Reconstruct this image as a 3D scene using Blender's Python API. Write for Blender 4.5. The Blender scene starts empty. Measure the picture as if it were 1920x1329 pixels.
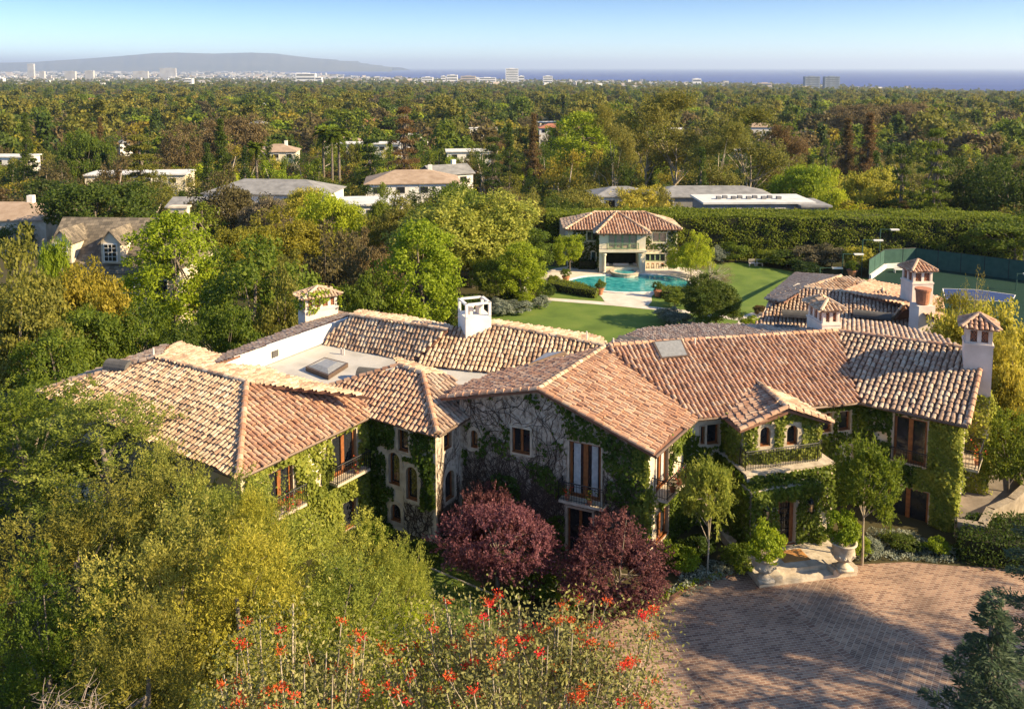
import bpy, math, random
import numpy as np
from mathutils import Vector, Matrix
R = math.radians
sc = bpy.context.scene
# ------------------------------------------------------------------ camera
F, PITCH, HC = 1650.0, R(6), 24.0
CY = 126 + F*math.tan(PITCH)
cam_d = bpy.data.cameras.new('camera'); cam = bpy.data.objects.new('camera', cam_d)
sc.collection.objects.link(cam); sc.camera = cam
cam.location = (0, 0, HC); cam.rotation_euler = (R(90)-PITCH, 0, 0)
cam_d.sensor_width = 36; cam_d.lens = 36*F/1920
cam_d.shift_y = -(664.5-CY)/1920
cam_d.clip_start = .5; cam_d.clip_end = 400000
# ------------------------------------------------------------------ light
SUN_EL, SUN_AZ = 28, -17          # azimuth: degrees from +X towards +Y
sv = Vector((math.cos(R(SUN_EL))*math.cos(R(SUN_AZ)), math.cos(R(SUN_EL))*math.sin(R(SUN_AZ)), math.sin(R(SUN_EL))))
sl = bpy.data.lights.new('sun', 'SUN'); sun = bpy.data.objects.new('sun', sl); sc.collection.objects.link(sun)
sl.energy = 5.0; sl.angle = R(.5); sl.color = (1, .80, .50)
sun.rotation_euler = (-sv).to_track_quat('-Z', 'Y').to_euler()
w = bpy.data.worlds.new('World'); sc.world = w; w.use_nodes = True
nt = w.node_tree; bg = nt.nodes['Background']
sky = nt.nodes.new('ShaderNodeTexSky'); sky.sky_type = 'NISHITA'; sky.sun_disc = False
sky.sun_elevation = R(SUN_EL); sky.sun_rotation = R(90-SUN_AZ); sky.altitude = 200
sky.air_density = .9; sky.dust_density = .2; sky.ozone_density = 5.0
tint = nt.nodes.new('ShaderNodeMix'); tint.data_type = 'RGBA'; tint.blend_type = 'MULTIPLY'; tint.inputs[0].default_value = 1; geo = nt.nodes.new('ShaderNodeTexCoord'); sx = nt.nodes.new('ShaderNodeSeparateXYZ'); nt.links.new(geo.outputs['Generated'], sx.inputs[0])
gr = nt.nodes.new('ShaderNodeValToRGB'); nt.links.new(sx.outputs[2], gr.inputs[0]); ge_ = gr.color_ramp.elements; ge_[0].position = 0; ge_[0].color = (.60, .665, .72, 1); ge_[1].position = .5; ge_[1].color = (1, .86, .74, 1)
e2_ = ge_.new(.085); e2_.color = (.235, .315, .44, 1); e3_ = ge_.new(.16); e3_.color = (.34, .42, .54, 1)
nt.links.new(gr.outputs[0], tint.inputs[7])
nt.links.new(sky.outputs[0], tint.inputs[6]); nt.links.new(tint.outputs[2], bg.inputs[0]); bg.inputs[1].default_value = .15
vs = sc.view_settings
vs.view_transform = 'Standard'; vs.look = 'None'; vs.exposure = 1.3; vs.gamma = 1; vs.use_curve_mapping = False
sc.cycles.use_denoising = True
sc.cycles.max_bounces = 5; sc.cycles.diffuse_bounces = 3; sc.cycles.glossy_bounces = 2
sc.cycles.transmission_bounces = 3; sc.cycles.volume_bounces = 0; sc.cycles.transparent_max_bounces = 6
sc.cycles.sample_clamp_indirect = 4
# ------------------------------------------------------------------ helpers
rng = np.random.default_rng(7); random.seed(7)
def ray(px, py):
    xc = (px-960)/F; yc = (CY-py)/F
    return Vector((xc, math.cos(PITCH)+yc*math.sin(PITCH), -math.sin(PITCH)+yc*math.cos(PITCH)))
O = Vector((0, 0, HC))
def P(px, py, z):                       # point of the place seen at a photo pixel, at height z
    d = ray(px, py); return O + d*((z-HC)/d.z)
def PY(px, py, Y):                      # the same at a ground distance Y
    d = ray(px, py); return O + d*(Y/d.y)
def PX(px, py, a, b, c):                # the same on the plane through a, b, c
    n = (b-a).cross(c-a); d = ray(px, py); return O + d*(n.dot(a-O)/n.dot(d))
def W2P(p):
    y = p[1]*math.cos(PITCH)-(p[2]-HC)*math.sin(PITCH); u = p[1]*math.sin(PITCH)+(p[2]-HC)*math.cos(PITCH)
    return 960+F*p[0]/y, CY-F*u/y
def link(o, parent=None):
    sc.collection.objects.link(o)
    if parent is not None: o.parent = parent
    return o
def wloc(o):
    v = Vector((0, 0, 0))
    while o is not None: v = v + o.location; o = o.parent
    return v
def tag(o, label=None, cat=None, group=None, kind=None):
    if label: o['label'] = label
    if cat: o['category'] = cat
    if group: o['group'] = group
    if kind: o['kind'] = kind
    return o
def thing(name, label, cat, loc=(0, 0, 0), group=None):
    o = bpy.data.objects.new(name, None); o.empty_display_size = .3; link(o); o.location = Vector(loc)
    return tag(o, label, cat, group)
def npmesh(name, V, Fq, mats, mi=None, smooth=False):
    """V (n,3), Fq (m,4) quads"""
    me = bpy.data.meshes.new(name); n = len(V); m, k = Fq.shape
    me.vertices.add(n); me.vertices.foreach_set('co', np.ascontiguousarray(V, dtype=np.float32).ravel())
    me.loops.add(m*k); me.loops.foreach_set('vertex_index', np.ascontiguousarray(Fq, dtype=np.int32).ravel())
    me.polygons.add(m); me.polygons.foreach_set('loop_start', np.arange(0, m*k, k, dtype=np.int32))
    me.polygons.foreach_set('loop_total', np.full(m, k, dtype=np.int32))
    for x in (mats if isinstance(mats, (list, tuple)) else [mats]): me.materials.append(x)
    if mi is not None: me.polygons.foreach_set('material_index', np.ascontiguousarray(mi, dtype=np.int32))
    if smooth: me.polygons.foreach_set('use_smooth', np.ones(m, dtype=bool))
    me.update(calc_edges=True); return me
def obj(name, me, parent=None):
    o = bpy.data.objects.new(name, me); return link(o, parent)
class MB:
    """collects shapes, builds ONE mesh object"""
    def __init__(s): s.v = []; s.f = []; s.m = []; s.mi = 0
    def add(s, vs, fs):
        k = len(s.v); s.v += [tuple(v) for v in vs]; s.f += [tuple(i+k for i in f) for f in fs]; s.m += [s.mi]*len(fs); return s
    def box(s, c, d, rz=0, tap=1.0):
        cx, cy, cz = c; a, b, h = d[0]/2, d[1]/2, d[2]/2; co, si = math.cos(rz), math.sin(rz); vs = []
        for z, t in ((-h, 1), (h, tap)):
            for x, y in ((-a, -b), (a, -b), (a, b), (-a, b)):
                x *= t; y *= t; vs.append((cx+x*co-y*si, cy+x*si+y*co, cz+z))
        return s.add(vs, [(3, 2, 1, 0), (4, 5, 6, 7), (0, 1, 5, 4), (1, 2, 6, 5), (2, 3, 7, 6), (3, 0, 4, 7)])
    def prism(s, poly, z0, z1):
        n = len(poly); vs = [(p[0], p[1], z0) for p in poly]+[(p[0], p[1], z1) for p in poly]
        return s.add(vs, [tuple(range(n-1, -1, -1)), tuple(range(n, 2*n))]+[(i, (i+1) % n, n+(i+1) % n, n+i) for i in range(n)])
    def slab(s, pts, t=.12):               # planar polygon with thickness below
        n = len(pts); vs = [tuple(p) for p in pts]+[(p[0], p[1], p[2]-t) for p in pts]
        return s.add(vs, [tuple(range(n)), tuple(range(2*n-1, n-1, -1))]+[(i, n+i, n+(i+1) % n, (i+1) % n) for i in range(n)])
    def tube(s, pts, rad, n=6, cap=True):
        pts = [Vector(p) for p in pts]; vs = []; k = len(pts)
        if not isinstance(rad, (list, tuple)): rad = [rad]*k
        for i, p in enumerate(pts):
            d = (pts[min(i+1, k-1)]-pts[max(i-1, 0)])
            d = d.normalized() if d.length > 1e-9 else Vector((0, 0, 1))
            a = d.cross(Vector((0, 0, 1)) if abs(d.z) < .9 else Vector((1, 0, 0))).normalized(); b = d.cross(a)
            for j in range(n):
                t = 2*math.pi*j/n; vs.append(p+(a*math.cos(t)+b*math.sin(t))*rad[i])
        fs = [(i*n+j, i*n+(j+1) % n, (i+1)*n+(j+1) % n, (i+1)*n+j) for i in range(k-1) for j in range(n)]
        if cap: fs += [tuple(range(n-1, -1, -1)), tuple(range((k-1)*n, k*n))]
        return s.add(vs, fs)
    def lathe(s, c, prof, n=16):
        vs = [(c[0]+r*math.cos(2*math.pi*j/n), c[1]+r*math.sin(2*math.pi*j/n), c[2]+z) for r, z in prof for j in range(n)]; k = len(prof)
        return s.add(vs, [(i*n+j, i*n+(j+1) % n, (i+1)*n+(j+1) % n, (i+1)*n+j) for i in range(k-1) for j in range(n)]+[tuple(range(n-1, -1, -1)), tuple(range((k-1)*n, k*n))])
    def blob(s, c, r, n=8, m=6, jit=.12, seed=0):
        rr = random.Random(seed); vs = []
        if not isinstance(r, (list, tuple)): r = (r, r, r)
        for i in range(m+1):
            for j in range(n):
                t = math.pi*i/m; p = 2*math.pi*j/n; k = 1+rr.uniform(-jit, jit)
                vs.append((c[0]+r[0]*k*math.sin(t)*math.cos(p), c[1]+r[1]*k*math.sin(t)*math.sin(p), c[2]+r[2]*k*math.cos(t)))
        return s.add(vs, [(i*n+j, (i+1)*n+j, (i+1)*n+(j+1) % n, i*n+(j+1) % n) for i in range(m) for j in range(n)])
    def build(s, name, mat, parent=None, smooth=False):
        me = bpy.data.meshes.new(name); off = wloc(parent) if parent is not None else Vector((0, 0, 0))
        me.from_pydata([(v[0]-off.x, v[1]-off.y, v[2]-off.z) for v in s.v], [], s.f)
        for x in (mat if isinstance(mat, (list, tuple)) else [mat]): me.materials.append(x)
        me.polygons.foreach_set('material_index', s.m)
        if smooth: me.polygons.foreach_set('use_smooth', [True]*len(s.f))
        me.update(); return obj(name, me, parent)
# ------------------------------------------------------------------ materials
def nodes(name):
    m = bpy.data.materials.new(name); m.use_nodes = True; n = m.node_tree
    return m, n, n.nodes['Principled BSDF']
def N(n, t, **k):
    x = n.nodes.new('ShaderNode'+t)
    for a, b in k.items(): setattr(x, a, b)
    return x
def ramp(n, cols, inp, pos=None, mode='LINEAR'):
    r = N(n, 'ValToRGB'); r.color_ramp.interpolation = mode; e = r.color_ramp.elements
    pos = pos or [i/(len(cols)-1) for i in range(len(cols))]
    while len(e) < len(cols): e.new(.5)
    for i, c in enumerate(cols): e[i].position = pos[i]; e[i].color = (*c, 1)
    n.links.new(inp, r.inputs[0]); return r
def noisemat(name, cols, scale=3, rough=.85, detail=5, bump=0, bscale=None, spec=.3, pos=None, metallic=0):
    m, n, b = nodes(name); tc = N(n, 'TexCoord'); t = N(n, 'TexNoise'); t.inputs['Scale'].default_value = scale; t.inputs['Detail'].default_value = detail
    n.links.new(tc.outputs['Object'], t.inputs[0])
    r = ramp(n, cols, t.outputs[0], pos or ([.3, .7] if len(cols) == 2 else [.25+.5*i/(len(cols)-1) for i in range(len(cols))]))
    n.links.new(r.outputs[0], b.inputs['Base Color']); b.inputs['Roughness'].default_value = rough; b.inputs['Specular IOR Level'].default_value = spec; b.inputs['Metallic'].default_value = metallic
    if bump:
        t2 = N(n, 'TexNoise'); t2.inputs['Scale'].default_value = bscale or scale*4; t2.inputs['Detail'].default_value = 6; n.links.new(tc.outputs['Object'], t2.inputs[0])
        bp = N(n, 'Bump'); bp.inputs['Strength'].default_value = bump; bp.inputs['Distance'].default_value = .05
        n.links.new(t2.outputs[0], bp.inputs['Height']); n.links.new(bp.outputs[0], b.inputs['Normal'])
    return m
def islandmat(name, cols, rough=.8, pos=None, spec=.3):
    mean = [sum(c[i] for c in cols)/len(cols) for i in range(3)]; cols = [tuple((.58*c[i]+.42*mean[i])*(1, .98, .90)[i] for i in range(3)) for c in cols]
    m, n, b = nodes(name); g = N(n, 'NewGeometry'); r = ramp(n, cols, g.outputs['Random Per Island'], pos)
    t = N(n, 'TexNoise'); t.inputs['Scale'].default_value = 9; t.inputs['Detail'].default_value = 4
    tc = N(n, 'TexCoord'); n.links.new(tc.outputs['Object'], t.inputs[0])
    mx = N(n, 'Mix', data_type='RGBA', blend_type='MULTIPLY'); mx.inputs[0].default_value = .55
    rr = ramp(n, [(.55, .53, .5), (1.1, 1.1, 1.1)], t.outputs[0], [.3, .65])
    t3 = N(n, 'TexNoise'); t3.inputs['Scale'].default_value = .55; t3.inputs['Detail'].default_value = 6; n.links.new(tc.outputs['Object'], t3.inputs[0])
    r3 = ramp(n, [(.62, .56, .52), (.95, .93, .92), (1.12, 1.1, 1.06)], t3.outputs[0], [.33, .5, .68]); m3_ = N(n, 'Mix', data_type='RGBA', blend_type='MULTIPLY'); m3_.inputs[0].default_value = .8; n.links.new(rr.outputs[0], m3_.inputs[6]); n.links.new(r3.outputs[0], m3_.inputs[7]); rr = m3_
    n.links.new(r.outputs[0], mx.inputs[6]); n.links.new(rr.outputs[2], mx.inputs[7])
    n.links.new(mx.outputs[2], b.inputs['Base Color']); b.inputs['Roughness'].default_value = rough; b.inputs['Specular IOR Level'].default_value = spec
    return m
def leafmat(name, cols, trans=.3, hue=.0):
    """leaves: colour varies from leaf to leaf, in patches and from tree to tree; part of the light passes through"""
    m, n, b = nodes(name); g = N(n, 'NewGeometry'); tc = N(n, 'TexCoord'); oi = N(n, 'ObjectInfo')
    t = N(n, 'TexNoise'); t.inputs['Scale'].default_value = .9; t.inputs['Detail'].default_value = 2; n.links.new(tc.outputs['Object'], t.inputs[0])
    a = N(n, 'Math', operation='MULTIPLY_ADD'); a.inputs[1].default_value = .45; n.links.new(g.outputs['Random Per Island'], a.inputs[0])
    s = N(n, 'Math', operation='MULTIPLY_ADD'); s.inputs[1].default_value = 1.1; s.inputs[2].default_value = -.3; n.links.new(t.outputs[0], s.inputs[0]); n.links.new(s.outputs[0], a.inputs[2])
    r = ramp(n, cols, a.outputs[0])
    hs = N(n, 'HueSaturation'); v = N(n, 'MapRange'); v.inputs[3].default_value = .8; v.inputs[4].default_value = 1.25
    n.links.new(oi.outputs['Random'], v.inputs[0]); n.links.new(v.outputs[0], hs.inputs['Value']); n.links.new(r.outputs[0], hs.inputs['Color'])
    hv = N(n, 'MapRange'); hv.inputs[3].default_value = .515; hv.inputs[4].default_value = .485; n.links.new(oi.outputs['Random'], hv.inputs[0]); n.links.new(hv.outputs[0], hs.inputs['Hue'])
    tr = N(n, 'BsdfTranslucent'); mx = N(n, 'MixShader'); mx.inputs[0].default_value = trans
    n.links.new(hs.outputs[0], b.inputs['Base Color']); n.links.new(hs.outputs[0], tr.inputs[0]); b.inputs['Roughness'].default_value = .6; b.inputs['Specular IOR Level'].default_value = .25
    n.links.new(b.outputs[0], mx.inputs[1]); n.links.new(tr.outputs[0], mx.inputs[2]); n.links.new(mx.outputs[0], n.nodes['Material Output'].inputs[0])
    return m
def plain(name, c, rough=.6, metallic=0, spec=.4):
    m, n, b = nodes(name); tc = N(n, 'TexCoord'); t = N(n, 'TexNoise'); t.inputs['Scale'].default_value = 6; n.links.new(tc.outputs['Object'], t.inputs[0])
    r = ramp(n, [tuple(x*.8 for x in c), tuple(min(1, x*1.12) for x in c)], t.outputs[0], [.3, .7]); n.links.new(r.outputs[0], b.inputs['Base Color'])
    b.inputs['Roughness'].default_value = rough; b.inputs['Metallic'].default_value = metallic; b.inputs['Specular IOR Level'].default_value = spec
    return m
M = {}
M['tile_cream'] = islandmat('tile_cream', [(.12, .075, .055), (.36, .21, .14), (.54, .38, .27), (.64, .50, .37), (.70, .58, .46), (.45, .26, .16), (.58, .43, .31)])
M['tile_red'] = islandmat('tile_red', [(.14, .08, .06), (.38, .20, .14), (.47, .28, .20), (.54, .36, .27), (.60, .46, .36), (.42, .20, .12), (.32, .20, .15)])
M['tile_rust'] = islandmat('tile_rust', [(.26, .12, .08), (.45, .25, .17), (.53, .32, .22), (.58, .39, .28), (.64, .50, .38), (.46, .22, .12), (.42, .25, .17)])
M['tile_grey'] = islandmat('tile_grey', [(.16, .11, .09), (.37, .24, .18), (.45, .34, .27), (.53, .43, .35), (.58, .49, .41), (.38, .22, .15), (.29, .21, .17)])
M['tile_pan'] = noisemat('tile_pan', [(.12, .055, .035), (.24, .12, .075)], 2, .9)
M['stucco'] = noisemat('stucco', [(.50, .41, .30), (.66, .56, .43)], 1.5, .92, bump=.3, bscale=8)
M['stucco_old'] = noisemat('stucco_old', [(.22, .17, .125), (.44, .36, .275), (.60, .50, .39)], 4.5, .95, detail=8, bump=.8, bscale=7)
M['white'] = noisemat('white', [(.62, .58, .52), (.78, .74, .68)], 1.2, .85)
M['chimney'] = noisemat('chimney', [(.60, .49, .41), (.74, .63, .54)], 1.3, .9, bump=.2, bscale=9)
M['stone'] = noisemat('stone', [(.34, .27, .19), (.58, .49, .37)], 2.5, .9, bump=.5, bscale=7)
M['wood'] = noisemat('wood', [(.16, .055, .02), (.30, .11, .035)], 5, .45)
M['iron'] = plain('iron', (.018, .018, .019), .5, .3)
M['gutter'] = plain('gutter', (.13, .085, .06), .5, .3)
M['vent'] = noisemat('vent', [(.08, .075, .07), (.13, .12, .11)], 2, .9, spec=.1)
M['flat'] = noisemat('flat', [(.30, .28, .25), (.46, .43, .39), (.40, .36, .30)], .5, .9)
M['glass'] = plain('glass', (.018, .02, .024), .06, 0, .6)
M['curtain'] = plain('curtain', (.48, .48, .47), .9)
M['skyglass'] = plain('skyglass', (.24, .235, .225), .3, 0, .5)
M['terra'] = plain('terra', (.42, .17, .085), .8)
M['mat'] = noisemat('mat', [(.38, .17, .05), (.5, .25, .08)], 8, 1)
M['bark'] = noisemat('bark', [(.10, .08, .06), (.22, .18, .14)], 5, .95)
M['bark_pale'] = noisemat('bark_pale', [(.26, .21, .16), (.48, .41, .33)], 3, .9)
M['vine'] = noisemat('vine', [(.035, .022, .015), (.10, .07, .05)], 5, .95)
M['flower_red'] = leafmat('flower_red', [(.42, .02, .01), (.70, .075, .02), (.72, .15, .045)], .3)
M['flower_pink'] = leafmat('flower_pink', [(.5, .02, .06), (.7, .06, .12)], .2)
M['flower_white'] = leafmat('flower_white', [(.6, .6, .55), (.8, .8, .75)], .2)
LM = dict(
    dark=[(.012, .024, .006), (.032, .052, .012), (.060, .078, .018)],
    deep=[(.008, .017, .006), (.020, .036, .010), (.040, .058, .016)],
    olive=[(.036, .042, .012), (.085, .088, .026), (.155, .145, .046)],
    gold=[(.050, .050, .010), (.120, .110, .020), (.205, .180, .038)],
    lime=[(.050, .075, .008), (.120, .160, .015), (.200, .235, .025)],
    green=[(.022, .042, .007), (.060, .085, .014), (.105, .130, .022)],
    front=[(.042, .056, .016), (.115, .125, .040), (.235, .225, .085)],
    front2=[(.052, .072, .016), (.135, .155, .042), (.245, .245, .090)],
    brown=[(.042, .034, .013), (.085, .066, .024), (.135, .105, .040)],
    rust=[(.050, .032, .011), (.095, .060, .020), (.140, .090, .032)],
    purple=[(.034, .012, .014), (.090, .034, .034), (.22, .098, .088)],
    blue=[(.020, .034, .018), (.048, .070, .036), (.095, .118, .066)],
    grey=[(.060, .055, .030), (.115, .095, .050), (.165, .130, .070)],
    silver=[(.070, .085, .060), (.155, .17, .125), (.30, .31, .25)],
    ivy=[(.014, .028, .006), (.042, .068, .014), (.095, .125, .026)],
    yellow=[(.075, .080, .014), (.165, .160, .034), (.290, .260, .075)],
    palm=[(.030, .042, .010), (.075, .085, .022), (.140, .135, .045)])
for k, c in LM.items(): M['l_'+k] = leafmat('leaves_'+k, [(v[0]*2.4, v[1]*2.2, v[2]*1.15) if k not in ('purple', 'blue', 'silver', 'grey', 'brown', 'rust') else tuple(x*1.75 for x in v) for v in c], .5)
# ------------------------------------------------------------------ ground
def lerp(x, tab):
    return float(np.interp(x, [t[0] for t in tab], [t[1] for t in tab]))
COAST = [(-900, 25000), (420, 24000), (530, 19000), (600, 15000), (700, 9800), (850, 8200), (1000, 7600), (1200, 6800), (1400, 6100), (1600, 5000), (1750, 4300), (1920, 3800), (2800, 3000)]
def coastY(px): return lerp(px, COAST)
def zg(X, Y):
    if Y < 56: return 0.0
    if Y < 140: return lerp(Y, [(56, 0), (74, -5), (130, -5), (140, -6.5)])
    Yc = min(coastY(960+F*X/Y), 8600); k = 8000/Yc
    z = lerp(Y*(1+(k-1)*min(1, Y/3000)), [(140, -6.5), (160, -9.5), (240, -15), (370, -19), (1000, -27), (2500, -46), (5300, -76), (8000, -93.5), (26000, -94)])
    return z
xs = np.linspace(-1.6, 1.6, 97)
Ys = [-25, 0, 20, 56, 62, 68, 74, 90, 110, 130, 140, 150, 160, 200, 240, 300, 370, 500, 700, 1000, 1400, 1900, 2500, 3200, 3900, 4600, 5300, 6200, 7200, 8200, 9500, 12000, 15000, 19000, 24000]
V = []
for Y in Ys:
    for x in xs:
        yy = max(Y, 60) if Y < 60 else Y; X = x*max(Y, 70); z = zg(X, Y)
        if Y > 140:
            yc = coastY(960+F*x); z = z if Y < yc else -99.0
            if Y < yc: z += 1.2*math.sin(X*.013)*math.sin(Y*.011)*min(1, Y/600)
        V.append((X, Y, z))
nx = len(xs); Fq = np.array([(j*nx+i, j*nx+i+1, (j+1)*nx+i+1, (j+1)*nx+i) for j in range(len(Ys)-1) for i in range(nx-1)])
m, n, b = nodes('soil'); tc = N(n, 'TexCoord'); t1 = N(n, 'TexNoise'); t1.inputs['Scale'].default_value = .02; t1.inputs['Detail'].default_value = 9
n.links.new(tc.outputs['Object'], t1.inputs[0]); r1 = ramp(n, [(.022, .026, .010), (.050, .048, .020), (.085, .068, .035), (.04, .042, .014)], t1.outputs[0], [.3, .45, .6, .7])
n.links.new(r1.outputs[0], b.inputs['Base Color']); b.inputs['Roughness'].default_value = 1; b.inputs['Specular IOR Level'].default_value = .1
tag(obj('ground', npmesh('ground', np.array(V), Fq, m, smooth=True)), 'rolling ground falling away from the house to the coastal plain', kind='structure')
m, n, b = nodes('sea'); b.inputs['Base Color'].default_value = (.020, .038, .115, 1); b.inputs['Roughness'].default_value = .55; b.inputs['Specular IOR Level'].default_value = .12
tc = N(n, 'TexCoord'); t1 = N(n, 'TexNoise'); t1.inputs['Scale'].default_value = .0012; t1.inputs['Detail'].default_value = 4; n.links.new(tc.outputs['Object'], t1.inputs[0])
r1 = ramp(n, [(.022, .036, .16), (.032, .052, .22)], t1.outputs[0], [.35, .65]); n.links.new(r1.outputs[0], b.inputs['Base Color'])
a = MB(); a.add([(-150000, 1500, -95), (150000, 1500, -95), (150000, 180000, -95), (-150000, 180000, -95)], [(0, 1, 2, 3)])
tag(a.build('sea', m), 'deep blue ocean reaching to the horizon', kind='structure')
# far headland: a long real ridge 24 km off
prof = [(-700, 128), (-300, 122), (0, 118), (60, 117), (150, 111), (220, 106), (290, 100), (330, 99), (400, 101), (470, 99), (520, 101), (570, 108), (620, 112), (680, 120), (722, 125.5), (735, 127.6)]
V = []; pr = np.arange(-700, 736, 7); rr = np.random.default_rng(3)
for px in pr:
    top = PY(px, lerp(px, prof), 27000); hz = max(1, top.z+95)
    for fy, fz in ((22500, 0), (24000, .28), (25500, .7), (27000, 1.0), (29500, .8), (32000, 0)):
        k = 1+.13*rr.standard_normal() if 0 < fz < 1 else 1
        V.append((top.x/27000*fy if fy < 27000 else top.x, fy, -96+hz*fz*k))
k = 6; Fq = np.array([(i*k+j, (i+1)*k+j, (i+1)*k+j+1, i*k+j+1) for i in range(len(pr)-1) for j in range(k-1)])
M['hill'] = noisemat('hill', [(.045, .05, .03), (.10, .09, .055)], .0008, 1)
tag(obj('hills', npmesh('hills', np.array(V), Fq, M['hill'], smooth=True)), 'long low headland on the horizon across the bay', kind='structure')
# haze
hz = MB(); hz.box((0, 90000, 200), (310000, 180400, 610))
m = bpy.data.materials.new('haze'); m.use_nodes = True; n = m.node_tree; n.nodes.remove(n.nodes['Principled BSDF'])
pv = n.nodes.new('ShaderNodeVolumePrincipled'); pv.inputs['Color'].default_value = (.68, .81, 1, 1); pv.inputs['Density'].default_value = 4.6e-5; pv.inputs['Anisotropy'].default_value = .2
n.links.new(pv.outputs[0], n.nodes['Material Output'].inputs['Volume'])
tag(hz.build('haze', m), 'thin coastal haze', kind='stuff')
# ------------------------------------------------------------------ tiled roofs
def inpoly(x, y, poly):
    c = np.zeros(len(x), bool); n = len(poly); j = n-1
    for i in range(n):
        xi, yi = poly[i]; xj, yj = poly[j]
        c ^= ((yi > y) != (yj > y)) & (x < (xj-xi)*(y-yi)/((yj-yi) or 1e-9)+xi); j = i
    return c
def roof(parent, pts, mat, name='roof', sp=.27, ex=.36, t=.14, seed=1):
    """one roof slope: slab with real barrel tiles in courses on it"""
    rr = np.random.default_rng(seed); pts = [Vector(p) for p in pts]
    nrm = Vector((0, 0, 0)); k = len(pts)
    for i in range(k):
        a, b = pts[i], pts[(i+1) % k]
        nrm += Vector(((a.y-b.y)*(a.z+b.z), (a.z-b.z)*(a.x+b.x), (a.x-b.x)*(a.y+b.y)))
    nrm.normalize()
    if nrm.z < 0: nrm = -nrm; pts = pts[::-1]
    c = sum(pts, Vector((0, 0, 0)))/k
    v = (Vector((0, 0, 1))-nrm*nrm.z).normalized(); u = v.cross(nrm).normalized()
    lo = min(pts, key=lambda p: p.z)
    pl = [((p-lo).dot(u), (p-lo).dot(v)) for p in pts]
    flat = [lo+u*a+v*b for a, b in pl]
    sb = MB(); sb.slab(flat, t)
    u0, u1 = min(p[0] for p in pl), max(p[0] for p in pl); v0, v1 = min(p[1] for p in pl), max(p[1] for p in pl)
    gu, gv = np.meshgrid(np.arange(u0-sp, u1+sp, sp), np.arange(v0-ex*.35, v1+ex, ex), indexing='ij'); gu = gu.ravel(); gv = gv.ravel()
    ok = inpoly(gu, gv+ex*.5, pl); gu = gu[ok]; gv = gv[ok]; n = len(gu)
    gu = gu+rr.normal(0, .014, n); gv = gv+rr.normal(0, .03, n)-(rr.random(n) < .03)*rr.uniform(.03, .14, n)+.03*np.sin(gu*1.7); ang = rr.normal(0, .045, n)
    L = ex*1.22; r0 = sp*.43; r1 = sp*.35; seg = 5; th = np.linspace(0, math.pi, seg+1)
    V = np.zeros((n, 2*(seg+1), 3)); un = np.array(u); vn = np.array(v); nn = np.array(nrm); lo_ = np.array(lo)
    lift = .035+rr.uniform(-.012, .035, n)
    for e, (dv, r, h) in enumerate(((0, r0, lift), (L, r1, lift*.2))):
        for i, a in enumerate(th):
            du = -r*math.cos(a)+ang*dv; dn = r*math.sin(a)*.95+h
            V[:, e*(seg+1)+i, :] = lo_+np.outer(gu+du, un)+np.outer(gv+dv, vn)+np.outer(dn, nn)
    fq = np.array([(i, i+1, seg+1+i+1, seg+1+i) for i in range(seg)]+[(0, 1, 2, 3), (0, 3, 4, 5)])[None]+(np.arange(n)*2*(seg+1))[:, None, None]
    off = wloc(parent)
    # slab faces are quads fans
    sv_ = np.array([tuple(p) for p in sb.v]); base = n*2*(seg+1); tri = []
    for f in sb.f:
        if len(f) == 4: tri.append(f)
        else:
            for i in range(1, len(f)-1): tri.append((f[0], f[i], f[i+1], f[i+1]))
    VV = np.concatenate([V.reshape(-1, 3), sv_])-np.array(off)
    q = np.concatenate([fq.reshape(-1, 4)]); me = bpy.data.meshes.new(name)
    faces = [tuple(x) for x in q.tolist()]+[tuple(dict.fromkeys(i+base for i in f)) for f in sb.f]
    me.from_pydata(VV.tolist(), [], faces); me.materials.append(mat); me.materials.append(M['tile_pan'])
    mi = np.zeros(len(faces), np.int32); mi[len(q):] = 1; me.polygons.foreach_set('material_index', mi); me.update()
    return obj(name, me, parent)
def caps(parent, a, b, mat, r=.13, L=.42, up=.06):
    """ridge or hip tiles along an edge"""
    a, b = Vector(a), Vector(b); d = b-a; n = max(2, int(d.length/L)); d.normalize()
    s = d.cross(Vector((0, 0, 1))).normalized(); q = s.cross(d).normalized(); mb = MB(); th = [math.pi*i/6 for i in range(7)]
    for i in range(n):
        p = a+(b-a)*(i/n); e = a+(b-a)*((i+1.18)/n); h = up+random.uniform(-.01, .015); vs = []
        for pt, rr, hh in ((p, r*1.08, h+.03), (e, r*.9, h)):
            for t in th: vs.append(pt+s*(rr*math.cos(t))+q*(rr*math.sin(t)+hh-.02))
        mb.add(vs, [(j, j+1, 8+j, 7+j) for j in range(6)]+[(0, 1, 2, 3), (0, 3, 4, 5, 6)])
    return mb.build('ridge_cap', mat, parent)
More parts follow.
